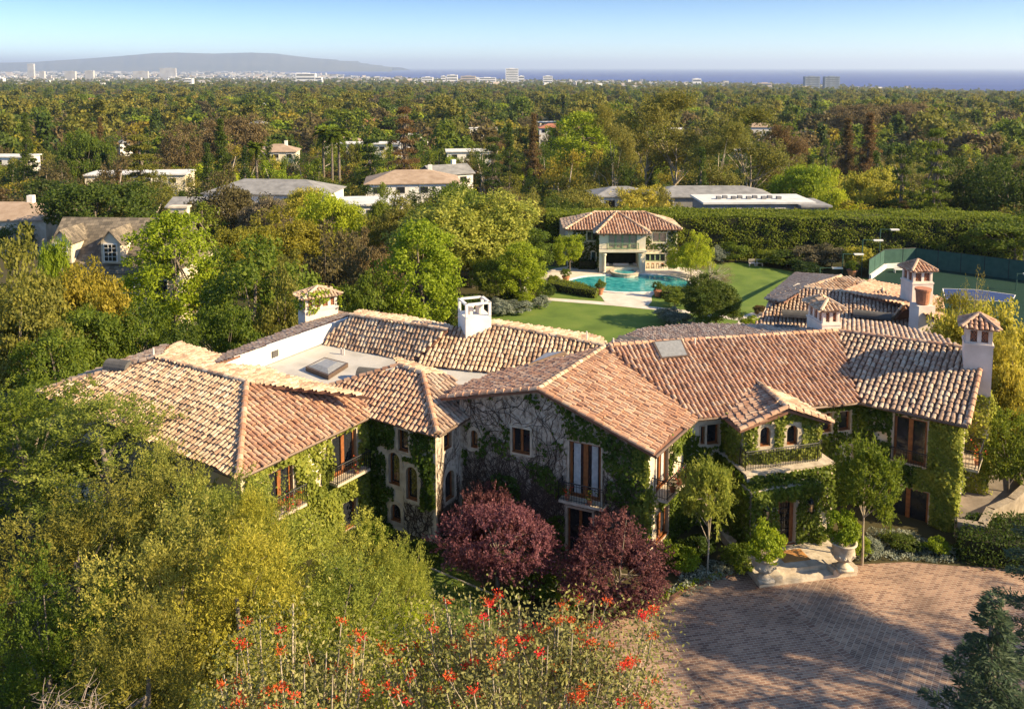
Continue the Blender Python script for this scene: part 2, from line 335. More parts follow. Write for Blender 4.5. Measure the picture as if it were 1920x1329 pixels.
# ------------------------------------------------------------------ walls with real openings
class Wall:
    def __init__(s, a, b, z0, z1):
        s.a = Vector((a[0], a[1], 0)); s.b = Vector((b[0], b[1], 0)); s.L = (s.b-s.a).length; s.u = (s.b-s.a)/s.L
        s.n = Vector((s.u.y, -s.u.x, 0)); s.z0, s.z1 = z0, z1; s.ops = []
    def at(s, u, z, d=0): return s.a+s.u*u+Vector((0, 0, z))+s.n*d
    def uz(s, px, py):
        p = PX(px, py, s.at(0, 0), s.at(1, 0), s.at(0, 1)); return (p-s.a).dot(s.u), p.z
    def op(s, x0, x1, y0, y1):
        xm, ym = (x0+x1)/2, (y0+y1)/2
        u0 = s.uz(x0, ym)[0]; u1 = s.uz(x1, ym)[0]; z1 = s.uz(xm, y0)[1]; z0 = s.uz(xm, y1)[1]
        o = (max(.05, u0), min(s.L-.05, u1), max(z0, s.z0+.02), min(z1, s.z1-.05)); s.ops.append(o); return o
    def build(s, mat, parent, name='wall', gable=None, dep=.28, back=True):
        us = sorted({0, s.L}|{o[0] for o in s.ops}|{o[1] for o in s.ops}); zs = sorted({s.z0, s.z1}|{o[2] for o in s.ops}|{o[3] for o in s.ops}); mb = MB()
        for i in range(len(us)-1):
            for j in range(len(zs)-1):
                uc, zc = (us[i]+us[i+1])/2, (zs[j]+zs[j+1])/2
                if any(o[0] < uc < o[1] and o[2] < zc < o[3] for o in s.ops): continue
                mb.add([s.at(us[i], zs[j]), s.at(us[i+1], zs[j]), s.at(us[i+1], zs[j+1]), s.at(us[i], zs[j+1])], [(0, 1, 2, 3)])
        for o in s.ops:
            q = [(o[0], o[2]), (o[1], o[2]), (o[1], o[3]), (o[0], o[3])]
            for i in range(4):
                (a, c), (b, d) = q[i], q[(i+1) % 4]
                mb.add([s.at(a, c), s.at(b, d), s.at(b, d, -dep), s.at(a, c, -dep)], [(3, 2, 1, 0)])
        if gable: mb.add([s.at(u, z) for u, z in gable], [tuple(range(len(gable)))])
        if back: mb.add([s.at(0, s.z0, -.32), s.at(s.L, s.z0, -.32), s.at(s.L, s.z1, -.32), s.at(0, s.z1, -.32)], [(0, 1, 2, 3)])
        return mb.build(name, mat, parent)
def outline(o, arch, off=0):
    u0, u1, z0, z1 = o[0]-off, o[1]+off, o[2]-off, o[3]+off
    if not arch: return [(u0, z0), (u0, z1), (u1, z1), (u1, z0)]
    r = (u1-u0)/2; c = (u0+u1)/2; zc = z1-r
    return [(u0, z0)]+[(c-r*math.cos(t*math.pi/10), zc+r*math.sin(t*math.pi/10)) for t in range(11)]+[(u1, z0)]
def window(wl, o, parent, name='window', arch=False, surround=.13, leaves=2, rows=1, curtain=False, fmat=None, smat=None, dep=.2, proud=.04, gmat=None, fw=.07):
    fmat = fmat or M['wood']; smat = smat or M['stone']
    ring = MB(); inn, out = outline(o, arch, -fw), outline(o, arch, 0); n = len(inn)
    vs = [wl.at(u, z, -dep+.06) for u, z in out]+[wl.at(u, z, -dep+.06) for u, z in inn]+[wl.at(u, z, -dep-.02) for u, z in inn]
    ring.add(vs, [(i, n+i, n+(i+1) % n, (i+1) % n) for i in range(n)]+[(n+i, 2*n+i, 2*n+(i+1) % n, n+(i+1) % n) for i in range(n)])
    top = o[3]-((o[1]-o[0])/2 if arch else 0)
    def bar(u0, u1, z0, z1, d=-.15):
        c = wl.at((u0+u1)/2, (z0+z1)/2, d); ring.box(c, (u1-u0, .07, z1-z0), math.atan2(wl.u.y, wl.u.x))
    wd = (o[1]-o[0])
    for i in range(1, leaves):
        u = o[0]+wd*i/leaves; bar(u-fw*.9, u+fw*.9, o[2]+.03, top+((o[1]-o[0])/2-.06 if arch else -.03), -dep+.05)
    for i in range(1, rows):
        z = o[2]+(top-o[2])*i/rows; bar(o[0]+fw, o[1]-fw, z-.015, z+.015, -dep+.04)
    bar(o[0]-.05, o[1]+.05, o[2]-.06, o[2]+.03, -.02)
    f = ring.build(name, fmat, parent)
    g = MB(); q = outline(o, arch, -.02); g.add([wl.at(u, z, -dep) for u, z in q], [tuple(range(len(q)))[::-1]]); g.build('glass', gmat or M['glass'], f)
    if surround:
        s = MB(); a, b2 = outline(o, arch, 0), outline(o, arch, surround); n = len(a)
        vs = [wl.at(u, z, proud) for u, z in b2]+[wl.at(u, z, proud) for u, z in a]+[wl.at(u, z, -dep+.04) for u, z in a]+[wl.at(u, z, 0) for u, z in b2]
        s.add(vs, [(i, n+i, n+(i+1) % n, (i+1) % n) for i in range(n)]+[(n+i, 2*n+i, 2*n+(i+1) % n, n+(i+1) % n) for i in range(n)]+[(3*n+i, i, (i+1) % n, 3*n+(i+1) % n) for i in range(n)])
        s.build('surround', smat, f)
    if curtain:
        for a0, a1 in ((.12, .33), (.68, .87)):
            c = MB(); k = 17; vs = []
            for i in range(k):
                u = o[0]+wd*(a0+(a1-a0)*i/(k-1)); d = -dep+.045+.025*math.sin(i*1.9)
                vs += [wl.at(u, o[2]+.1, d), wl.at(u, o[3]-.1, d)]
            c.add(vs, [(2*i, 2*i+2, 2*i+3, 2*i+1) for i in range(k-1)]); c.build('curtain', M['curtain'], f, True)
    return f
def railing(mb, pts, z, h=.95, gap=.13):
    for i in range(len(pts)-1):
        a, b = Vector((pts[i][0], pts[i][1], z)), Vector((pts[i+1][0], pts[i+1][1], z)); L = (b-a).length; up = Vector((0, 0, 1))
        mb.tube([a+up*h, b+up*h], .03, 5); mb.tube([a+up*.1, b+up*.1], .018, 4); mb.tube([a+up*(h-.12), b+up*(h-.12)], .014, 4)
        n = max(1, int(L/gap))
        for k in range(n+1):
            p = a.lerp(b, k/n); mb.tube([p, p+up*h], .026 if k in (0, n) else .012, 4, False)
def leafquads(C, D, Nn, L, Wd):
    """rhombic leaves: centres, axes, normals, lengths, widths"""
    D = D/np.linalg.norm(D, axis=1, keepdims=True); S = np.cross(D, Nn); S /= (np.linalg.norm(S, axis=1, keepdims=True)+1e-9)
    n = len(C); V = np.empty((n, 4, 3)); L = np.broadcast_to(np.asarray(L, float).reshape(-1, 1), (n, 1)); Wd = np.broadcast_to(np.asarray(Wd, float).reshape(-1, 1), (n, 1))
    V[:, 0] = C-D*L*.5; V[:, 1] = C+S*Wd*.5-D*L*.05; V[:, 2] = C+D*L*.5; V[:, 3] = C-S*Wd*.5-D*L*.05
    return V.reshape(-1, 3), np.arange(4*n).reshape(-1, 4)
def flowers(parent, pts, mat, n=14, r=.16, size=.06, seed=0, name='flowers'):
    rr = np.random.default_rng(seed); C = np.concatenate([np.array(p)+rr.normal(0, r*.5, (n, 3)) for p in pts])
    k = len(C); V, q = leafquads(C, rr.normal(size=(k, 3)), rr.normal(size=(k, 3)), size, size)
    return obj(name, npmesh(name, V-np.array(wloc(parent)), q, mat), parent)
# ------------------------------------------------------------------ the villa
E_, RZ = 6.0, 8.2
villa = thing('villa', 'large ivy-covered stone villa with terracotta tile roofs in the middle of the photo', 'house', (8, 46, 0))
def pts(*a): return [P(*x) for x in a]
C3, C1, C2, T2, T3 = pts((68, 735, E_), (447, 893, E_), (694, 778, E_), (820, 814, E_), (891, 772, E_))
G0, GE, ME, EE = pts((1226, 853, E_), (1305, 783, E_), (1610, 752, E_), (1815, 797, E_))
R0, R1 = pts((292, 672, 7.9), (462, 718, 7.9)); GP, GR, MR = pts((1009, 731, RZ), (1136, 650, RZ), (1572, 622, RZ))
def on(tri, *px): return [PX(x, y, *tri) for x, y in px]
rf = {}
def slope(key, tri, px, mat, pre=(), **k):
    rf[key] = roof(villa, list(pre)+on(tri, *px), mat, seed=len(rf)+2, **k); return rf[key]
LW = slope('lw', (C3, C1, R1), [(292, 672), (68, 735), (447, 893), (462, 718)], M['tile_cream'])
LR = slope('lr', (C1, C2, R1), [(462, 718), (447, 893), (694, 778), (692, 744)], M['tile_rust'])
lb = (R0, R1, P(485, 686, 7.05))
slope('lb', lb, [(292, 672), (462, 718), (692, 744), (622, 728), (486, 689), (403, 683), (415, 668), (333, 642)], M['tile_cream'])
slope('ll', (R0, C3, P(240, 668, 6.9)), [(292, 672), (68, 735), (190, 690), (318, 645)], M['tile_grey'])
vR0 = PX(292, 672, C3, C1, R1); vR1 = R1
caps(rf['lw'], vR0, R1, M['tile_cream']); caps(rf['lw'], C1, R1, M['tile_rust'], .16); caps(rf['lw'], C3, vR0, M['tile_cream']); caps(rf['lr'], R1, PX(692, 744, C1, C2, R1), M['tile_cream'])
# corner tower
Tb = P(792, 701, 7.75)
tl = (C2, T2, Tb); tr = (T2, T3, Tb)
slope('tl', tl, [(619, 724), (694, 780), (820, 814), (792, 701), (748, 688)], M['tile_rust'])
slope('tr', tr, [(792, 701), (820, 814), (891, 772), (846, 704)], M['tile_grey'])
Ta = PX(748, 686, *tl)
slope('tb', (Ta, Tb, P(846, 703, 7.2)), [(741, 672), (748, 686), (792, 701), (846, 704)], M['tile_cream'])
caps(rf['tl'], T2, Tb, M['tile_rust'], .16); caps(rf['tl'], Tb, Ta, M['tile_cream'], .15); caps(rf['tl'], PX(619, 724, *tl), Ta, M['tile_rust'])
# gabled wing and main range
cr = (G0, GP, GR); GL = P(826, 747, 7.1); cl = (GP, GR, GL); mm = (GE, ME, MR); ee = (ME, EE, MR)
slope('cr', cr, [(1009, 731), (1226, 853), (1305, 783), (1136, 650)], M['tile_rust'])
slope('cl', cl, [(826, 747), (1009, 731), (1136, 650), (1063, 669), (931, 699), (863, 725)], M['tile_red'])
slope('mm', mm, [(1136, 650), (1305, 783), (1612, 752), (1572, 622)], M['tile_red'])
slope('ee', ee, [(1572, 622), (1612, 752), (1815, 797), (1839, 687), (1805, 653)], M['tile_grey'], sp=.29)
slope('mb', (GR, MR, P(1300, 611, 7.35)), [(1136, 650), (1572, 622), (1430, 611), (1300, 609), (1200, 619)], M['tile_grey'])
slope('eb', (MR, PX(1805, 653, *ee), P(1650, 600, 7.3)), [(1572, 622), (1805, 653), (1765, 632), (1660, 606), (1575, 600)], M['tile_grey'])
caps(rf['cr'], GP, GR, M['tile_cream']); caps(rf['mm'], GR, MR, M['tile_rust'], .15); caps(rf['ee'], MR, PX(1805, 653, *ee), M['tile_red']); caps(rf['ee'], PX(1815, 797, *ee), PX(1839, 687, *ee), M['tile_rust'])
caps(rf['cr'], G0+Vector((0, 0, .02)), GP, M['tile_rust'], .14); caps(rf['cl'], GP, GL, M['tile_rust'], .14)
# middle ranges round the flat roof
D2, D3, D0 = P(779, 682, 6.4), P(933, 697, 6.4), P(908, 607, RZ); dd = (D2, D3, D0)
slope('dd', dd, [(779, 682), (933, 697), (1063, 669), (1136, 650), (908, 607), (841, 616)], M['tile_cream'])
slope('db', (D0, PX(1136, 650, *dd), P(1000, 604, 7.6)), [(908, 607), (1136, 650), (1125, 632), (1000, 612), (925, 601)], M['tile_cream'])
gg = (P(607, 641, 6.4), P(779, 675, 6.4), P(656, 592, 8.0))
slope('gg', gg, [(607, 641), (779, 676), (838, 620), (656, 592)], M['tile_cream'])
slope('gb', (P(656, 592, 8.0), PX(838, 620, *gg), P(720, 592, 7.5)), [(656, 592), (838, 620), (845, 612), (760, 594), (672, 583)], M['tile_cream'])
caps(rf['dd'], D0, PX(1136, 650, *dd), M['tile_cream']); caps(rf['gg'], PX(656, 592, *gg), PX(838, 620, *gg), M['tile_cream'])
# white parapet beside the flat roof, tiles falling away behind it
wa, wb = P(606, 643, 6.35), P(500, 684, 6.35); wn = (wb-wa).cross(Vector((0, 0, 1))).normalized()
wp = (wa, wb, wa+Vector((0, 0, 1))); q = on(wp, (656, 595), (406, 681), (485, 690), (606, 643))
back = wn*.18 if wn.x < 0 else -wn*.18
a = MB(); a.add(q+[p+back for p in q], [(0, 1, 2, 3), (7, 6, 5, 4), (0, 4, 5, 1), (1, 5, 6, 2), (2, 6, 7, 3), (3, 7, 4, 0)]); a.build('parapet_wall', M['white'], villa)
a = MB(); c0 = on(wp, (515, 663))[0]; a.box(c0-back*.25, (.5, .06, .4), math.atan2((wb-wa).y, (wb-wa).x)); a.build('vent_grille', M['vent'], villa)
pw = (q[0], q[1], q[0]+back*9+Vector((0, 0, -.42)))
slope('pw', pw, [(659, 591), (405, 682), (416, 667), (520, 628), (630, 584)], M['tile_grey'])
# flat roof
a = MB(); a.prism([tuple(p)[:2] for p in pts((406, 688, 6.3), (486, 689, 6.3), (622, 730, 6.3), (700, 752, 6.3), (846, 752, 6.3), (932, 702, 6.3), (940, 692, 6.3), (779, 672, 6.3), (606, 638, 6.3))], 6.0, 6.28); a.build('flat_roof', M['flat'], villa)
# skylights
def skylight(corner_px, pl, h, mat, dome=False):
    c = on(pl, *corner_px); nrm = (c[1]-c[0]).cross(c[2]-c[0]).normalized(); nrm = nrm if nrm.z > 0 else -nrm
    a = MB(); t = [p+nrm*h for p in c]; a.add(c+t, [(4, 5, 6, 7)]+[(i, (i+1) % 4, 4+(i+1) % 4, 4+i) for i in range(4)]); f = a.build('skylight', M['gutter'], villa)
    m_ = sum(t, Vector((0, 0, 0)))/4; g = [m_+(p-m_)*.88+nrm*.01 for p in t]; b = MB()
    if dome: b.add(g+[m_+(p-m_)*.55+nrm*.13 for p in g], [(4, 5, 6, 7)]+[(i, (i+1) % 4, 4+(i+1) % 4, 4+i) for i in range(4)])
    else: b.add(g, [(0, 1, 2, 3)])
    b.build('skylight_glass', mat, f)
fl = (P(606, 643, 6.3), P(500, 684, 6.3), P(779, 676, 6.3))
skylight([(1222, 645), (1277, 640), (1291, 672), (1238, 677)], mm, .2, M['skyglass'])
skylight([(573, 695), (609, 677), (653, 688), (616, 712)], fl, .25, M['skyglass'], True)
skylight([(992, 690), (1030, 676), (1062, 665), (1025, 668)][::1], cl, .22, M['skyglass'])
# half-round roof vents
def vent(px, py, z, dx, dy, L=1.5, r=.33):
    c = P(px, py, z); d = Vector((dx, dy, 0)).normalized(); s = Vector((-d.y, d.x, 0)); a = MB(); k = 9; vs = []
    for t in (0, L):
        vs += [c+d*t+s*(r*math.cos(math.pi*i/(k-1)))+Vector((0, 0, r*math.sin(math.pi*i/(k-1))*1.1-.12+.0*t)) for i in range(k)]
    vs += [v-Vector((0, 0, .0)) for v in vs[:k]]
    a.add(vs, [(i, i+1, k+i+1, k+i) for i in range(k-1)]+[tuple(range(2*k-1, k-1, -1))]); a.build('roof_vent', M['vent'], villa)
for v_ in [(203, 684, 7.35, .9, -.3), (672, 700, 6.6, 1, -.25), (945, 707, 7.0, 1, -.2), (1160, 640, 7.85, 1, -.4), (1452, 618, 7.7, .9, -.3)]: vent(*v_, r=.45)
# small pipes on the ridges
for x, y, z in [(288, 664, 7.9), (1100, 632, 8.0), (640, 662, 6.35), (645, 663, 6.35), (1150, 645, 8.1), (1303, 645, 8.2)]:
    a = MB(); p = P(x, y, z); a.tube([p-Vector((0, 0, .3)), p+Vector((0, 0, .35))], .05, 6); a.build('vent_pipe', M['chimney'], villa)
# gutters
def gutter(p, q):
    d = (q-p).normalized(); o = Vector((d.y, -d.x, 0)).normalized()
    if o.y > 0: o = -o
    a = MB(); a.tube([p+o*.08-Vector((0, 0, .09)), q+o*.08-Vector((0, 0, .09))], .085, 6); a.build('gutter', M['gutter'], villa)
for p, q in ((C3, C1), (C1, C2), (C2, T2), (T2, T3), (G0, GE), (GE, ME), (ME, EE)): gutter(p, q)
# walls: eave line set in
pl = [Vector((p[0], p[1])) for p in (C3, C1, (C2+P(692, 784, E_))/2, T2)]+[Vector((-2.55, 43.6))]+[Vector((p[0], p[1])) for p in (G0, GE, ME, EE)]+[Vector((25.6, 46.6))]
def inset(pl, d):
    out = []; ln = []
    for i in range(len(pl)-1):
        t = (pl[i+1]-pl[i]).normalized(); nn = Vector((-t.y, t.x)); ln.append((pl[i]+nn*d, t))
    out.append(ln[0][0])
    for (p, t), (q, s) in zip(ln, ln[1:]):
        den = t.x*s.y-t.y*s.x; k = ((q.x-p.x)*s.y-(q.y-p.y)*s.x)/den; out.append(p+t*k)
    out.append(ln[-1][0]+ln[-1][1]*(pl[-1]-pl[-2]).length); return out
wpl = inset(pl, .45)
names = ['lwl', 'lwr', 'tl', 'tr', 'gab', 'ge', 'main', 'ee', 'end']
WL = {nm: Wall(wpl[i], wpl[i+1], -2.5, 6.12) for i, nm in enumerate(names)}
g = WL['gab']; up = (Vector((GP.x, GP.y, 0))-g.a).dot(g.u)
o_g1 = g.op(883, 896, 806, 839); o_g2 = g.op(960, 994, 803, 850); o_g3 = g.op(1067, 1127, 831, 934); o_g4 = g.op(1064, 1110, 955, 1040)
t = WL['tl']; o_t = [t.op(747, 766, 806, 846), t.op(729, 750, 848, 908), t.op(762, 783, 875, 937), t.op(733, 752, 945, 977)]
t2 = WL['tr']; o_t2 = [t2.op(831, 846, 812, 842), t2.op(834, 851, 882, 936)]
lw = WL['lwr']; o_l = [lw.op(503, 549, 878, 950), lw.op(622, 668, 812, 886), lw.op(641, 668, 938, 990)]
ge = WL['ge']; o_ge = [ge.op(1229, 1252, 846, 912), ge.op(1229, 1252, 955, 1010)]
mn = WL['main']; o_m = [mn.op(1313, 1321, 799, 832), mn.op(1325, 1347, 795, 832), mn.op(1537, 1559, 774, 810), mn.op(1572, 1594, 771, 806)]
e = WL['ee']; o_e = [e.op(1675, 1738, 783, 868), e.op(1662, 1740, 913, 1003)]
zl = 7.15
for nm in names:
    if nm == 'gab': WL[nm].build(M['stucco_old'], villa, gable=[(0, 6.12), (g.L, 6.12), (up, RZ-.2), (0, zl)])
    else: WL[nm].build(M['stucco_old'] if nm == 'tr' else M['stucco'], villa)
# closing walls at the back
a = MB(); bk = [wpl[-1], Vector((26.5, 54)), Vector((8, 57)), Vector((-12, 60)), Vector((-22, 55)), wpl[0]]
for p, q in zip(bk, bk[1:]): a.add([(p.x, p.y, -6), (q.x, q.y, -6), (q.x, q.y, 4.6), (p.x, p.y, 4.6)], [(0, 1, 2, 3)])
a.build('rear_wall', M['stucco'], villa)
# windows and doors of the villa
window(g, o_g1, villa, arch=True, leaves=1, surround=.2); window(g, o_g2, villa, leaves=2, surround=.1)
window(g, o_g3, villa, 'french_door', leaves=2, curtain=True, surround=.08, fw=.13); window(g, o_g4, villa, 'french_door', leaves=2, surround=.1)
window(t, o_t[0], villa, leaves=1, surround=.14)
for o in o_t[1:]: window(t, o, villa, arch=True, leaves=1, surround=.22)
window(t2, o_t2[0], villa, leaves=1, surround=.12); window(t2, o_t2[1], villa, arch=True, leaves=1, surround=.22)
for o in o_l[:2]: window(lw, o, villa, 'french_door', leaves=2, surround=.06, fw=.12, fmat=M['wood'])
window(lw, o_l[2], villa, 'doorway', leaves=1, surround=.12)
for o in o_ge: window(ge, o, villa, 'french_door', leaves=2, surround=.08, fw=.1, curtain=(o is o_ge[0]))
for o in o_m: window(mn, o, villa, leaves=1, surround=.06)
window(e, o_e[0], villa, 'french_door', leaves=2, surround=.08, fw=.12); window(e, o_e[1], villa, 'french_door', leaves=2, surround=.1, fw=.12)
a = MB(); ang = math.atan2(lw.u.y, lw.u.x); u_, z_ = lw.uz(587, 868); a.box(lw.at(u_, z_, .02), (1.0, .05, .95), ang); a.build('bare_plaster_panel', M['white'], villa)
# balconies
def balcony(wl, o, depth=.75, ext=.3, h=.95, fl=None, seed=0):
    z = o[2]-.02; A, B = wl.at(o[0]-ext, z), wl.at(o[1]+ext, z); C, D = wl.at(o[1]+ext, z, depth), wl.at(o[0]-ext, z, depth)
    s = MB(); s.prism([tuple(p)[:2] for p in (A, D, C, B)], z-.14, z); s.build('balcony_slab', M['stone'], villa) if depth > .3 else None
    r = MB(); ins = lambda p: tuple(p)[:2]; railing(r, [ins(A), ins(D), ins(C), ins(B)], z, h); r_ = r.build('balcony_railing', M['iron'], villa)
    if fl:
        k = [wl.at(o[0]+(o[1]-o[0])*f, z+.25, depth-.15) for f in fl]
        for i, p in enumerate(k):
            pot = MB(); pot.lathe((p.x, p.y, z), [(.1, 0), (.15, .24), (.17, .25), (.12, .23)], 10)
            t_ = thing('potted_geranium', GL_[len(gl_used) % len(GL_)], 'potted plant', (p.x, p.y, z), 'potted geraniums on the balconies'); gl_used.append(1)
            pot.build('pot', M['terra'], t_); flowers(t_, [p+Vector((0, 0, .22))], M['l_green'], 40, .3, .09, seed+i, 'leaves'); flowers(t_, [p+Vector((0, 0, .3))], M['flower_red'], 16, .34, .09, seed+i+50)
GL_ = ['red potted geranium on the iron balcony of the left wing, left of the plaster panel', 'second red geranium in a pot on the left wing balcony', 'trailing red geranium on the balcony beside the corner tower',
       'potted geranium at the left end of the curtained gable balcony', 'potted plant at the right end of the curtained gable balcony', 'pink and red geranium on the small corner balcony next to the lit ivy', 'red geranium below the corner balcony right of the gable',
       'red geraniums on the right-hand end balcony by the tall ivy corner', 'red flowering pot on the right-hand end balcony, outer side']
gl_used = []
balcony(lw, o_l[0], .7, .25, fl=(.5, .9), seed=1); balcony(lw, o_l[1], .7, .3, fl=(.7,), seed=4); balcony(g, o_g3, .6, .32, fl=(.05, .75), seed=7); balcony(ge, o_ge[0], .8, .4, fl=(.4, 1.0), seed=10)
for o, hh in ((o_e[0], .75), (o_e[1], .9)): balcony(e, o, .18, .1, hh)
en = WL['end']; balcony(en, (1.2, 2.6, 3.2, 5.4), .9, .3, fl=(.3, .8), seed=14)
# entrance bay over the porch
ZB = 3.9
BL, BR = P(1390, 874, ZB), P(1536, 860, ZB); bw = Wall(BL, BR, ZB-.3, 6.0); o_b = [bw.op(1425, 1444, 800, 836), bw.op(1475, 1495, 797, 833)]
pk = P(1468, 752, 7.05); b0 = PX(1468, 752, bw.at(0, 0), bw.at(1, 0), bw.at(0, 1)); upk = (b0-bw.a).dot(bw.u)
eL = bw.at(-.35, 6.0, .45); eR = bw.at(bw.L+.35, 6.0, .45); pk = bw.at(upk, 6.95, .45); mt = PX(1423, 720, *mm)
bw.build(M['stucco'], villa, gable=[(0, 6.0), (bw.L, 6.0), (upk, 6.8)])
for o in o_b: window(bw, o, villa, arch=True, leaves=1, surround=.24)
for (p0, p1) in ((bw.at(0, 0), mn.at((bw.a-mn.a).dot(mn.u), 0)), (bw.at(bw.L, 0), mn.at((bw.b-mn.a).dot(mn.u), 0))):
    s = Wall((p1.x, p1.y), (p0.x, p0.y), ZB-.3, 6.1) if p0 == bw.at(0, 0) else Wall((p0.x, p0.y), (p1.x, p1.y), ZB-.3, 6.1); s.build(M['stucco'], villa)
    if p0 == bw.at(0, 0): WL['bayl'] = s
WL['bay'] = bw
vl = PX(1400, 768, *mm); kl = mn.at((bw.a-mn.a).dot(mn.u)-.35, 6.1, .5); kr = mn.at((bw.b-mn.a).dot(mn.u)+.35, 6.1, .5)
rf['bl'] = roof(villa, [pk, eL, kl, mt], M['tile_red'], seed=31); rf['br'] = roof(villa, [pk, mt, kr, eR], M['tile_cream'], seed=32)
caps(rf['bl'], pk, mt, M['tile_cream']); caps(rf['bl'], eL, pk, M['tile_rust'], .14); caps(rf['br'], pk, eR, M['tile_rust'], .14)
# terrace slab with railing, porch below
S = pts((1384, 894, ZB), (1563, 868, ZB)); sdir = (S[1]-S[0]).normalized(); sn = Vector((sdir.y, -sdir.x, 0)); sn = sn if sn.y < 0 else -sn
def blk(mb, a, b, back, z0, z1): mb.prism([(a.x, a.y), (b.x, b.y), (b.x-sn.x*back, b.y-sn.y*back), (a.x-sn.x*back, a.y-sn.y*back)], z0, z1)
a = MB(); blk(a, S[0]+sdir*.5, S[1], 4.2, -.5, ZB-.002); a.build('porch_wall', M['stucco'], villa)
a = MB(); blk(a, S[0]+sn*.06+sdir*.42, S[1]+sn*.06+sdir*.06, 1.25, ZB, ZB+.07); a.build('terrace_slab', M['stone'], villa)
a = MB(); r_a, r_b = S[0]+sdir*.62-sn*.35, S[1]-sdir*.75-sn*.3; railing(a, [tuple(bw.at(-.1, 0, .02))[:2], tuple(r_a)[:2], tuple(r_b)[:2], tuple(bw.at(bw.L+.1, 0, .02))[:2]], ZB+.08, .95, .14); a.build('terrace_railing', M['iron'], villa)
DC = P(1474, 1021, .42); q0 = DC-sdir*2.05; q1 = DC+sdir*1.9
pw_ = Wall((q0.x, q0.y), (q1.x, q1.y), -.5, 3.35); WL['porch'] = pw_
o_d = (2.05-.52, 2.05+.48, .42, 2.75); pw_.ops.append(o_d); pw_.build(M['stucco'], villa)
a = MB(); blk(a, q0, q1, .9, 3.352, 3.42); blk(a, q0+sn*-.33, q0+sn*-.33+sdir*.2, 2.2, -.5, 3.35); blk(a, q1+sn*-.33-sdir*.2, q1+sn*-.33, 2.2, -.5, 3.35); blk(a, q0-sn*.33, q1-sn*.33, 2.4, 3.2, 3.35); a.build('porch_wall', M['stucco'], villa)
dr = window(pw_, o_d, villa, 'front_door', leaves=1, surround=.0, fw=.2, dep=.26)
a = MB(); ang = math.atan2(pw_.u.y, pw_.u.x)
for k in range(7):
    x0 = o_d[0]+.22+(o_d[1]-o_d[0]-.44)*k/6; a.tube([pw_.at(x0, .65, -.22), pw_.at(x0+.05*math.sin(k*2), 1.6, -.22), pw_.at(x0, 2.5, -.22)], .018, 4)
for z_ in (1.1, 1.7, 2.2): a.tube([pw_.at(o_d[0]+.2, z_, -.22), pw_.at(o_d[1]-.2, z_, -.22)], .02, 4)
a.build('door_grille', M['iron'], dr)
for s_ in (-1, 1):                                        # wall lanterns beside the door
    c = pw_.at(2.05+s_*1.25-.05, 2.1, .22); l = MB(); l.lathe((c.x, c.y, c.z), [(.10, 0), (.15, .42), (.0, .42)], 6); lo = l.build('wall_lantern', plain('lantern_glass', (.55, .34, .16), .3), villa)
    l = MB(); l.lathe((c.x, c.y, c.z), [(.17, .42), (.14, .52), (.05, .62), (.03, .72)], 6); l.lathe((c.x, c.y, c.z), [(.03, -.1), (.11, -.02), (.11, .01)], 6); l.tube([c+Vector((0, 0, .7)), pw_.at(2.05+s_*1.25-.05, 2.75, 0)], .025, 5)
    for j in range(6): l.tube([(c.x+.105*math.cos(j*1.047), c.y+.105*math.sin(j*1.047), c.z), (c.x+.155*math.cos(j*1.047), c.y+.155*math.sin(j*1.047), c.z+.42)], .012, 4)
    l.build('lantern_cap', M['iron'], lo)
# chimneys
def pyramid(parent, c, w_, z, h, mat, n=5, d=None):
    """small hipped tile cap"""
    d = d or w_; a = MB(); ang = rot_[0]; co, si = math.cos(ang), math.sin(ang); T = lambda x, y, zz: Vector((c[0]+x*co-y*si, c[1]+x*si+y*co, zz))
    L = w_/2; D = d/2; k = [T(-L, -D, z), T(L, -D, z), T(L, D, z), T(-L, D, z)]; rl = max(0, (D-L)); t0, t1 = T(0, -rl, z+h), T(0, rl, z+h)
    fc = [[k[0], k[1], t0], [k[1], k[2], t1, t0], [k[2], k[3], t1], [k[3], k[0], t0, t1]] if rl > .01 else [[k[i], k[(i+1) % 4], t0] for i in range(4)]
    first = None
    for i, f in enumerate(fc):
        r_ = roof(parent, f, mat, 'chimney_roof', sp=.24, ex=.3, t=.06, seed=i+60)
    cm = MB()
    hips = [(k[0], t0), (k[1], t0), (k[2], t1), (k[3], t1)]
    for p, q in hips: cm.tube([p+Vector((0, 0, .08)), q+Vector((0, 0, .1))], .1, 6)
    cm.build('hip_cap', mat, parent)
rot_ = [0]
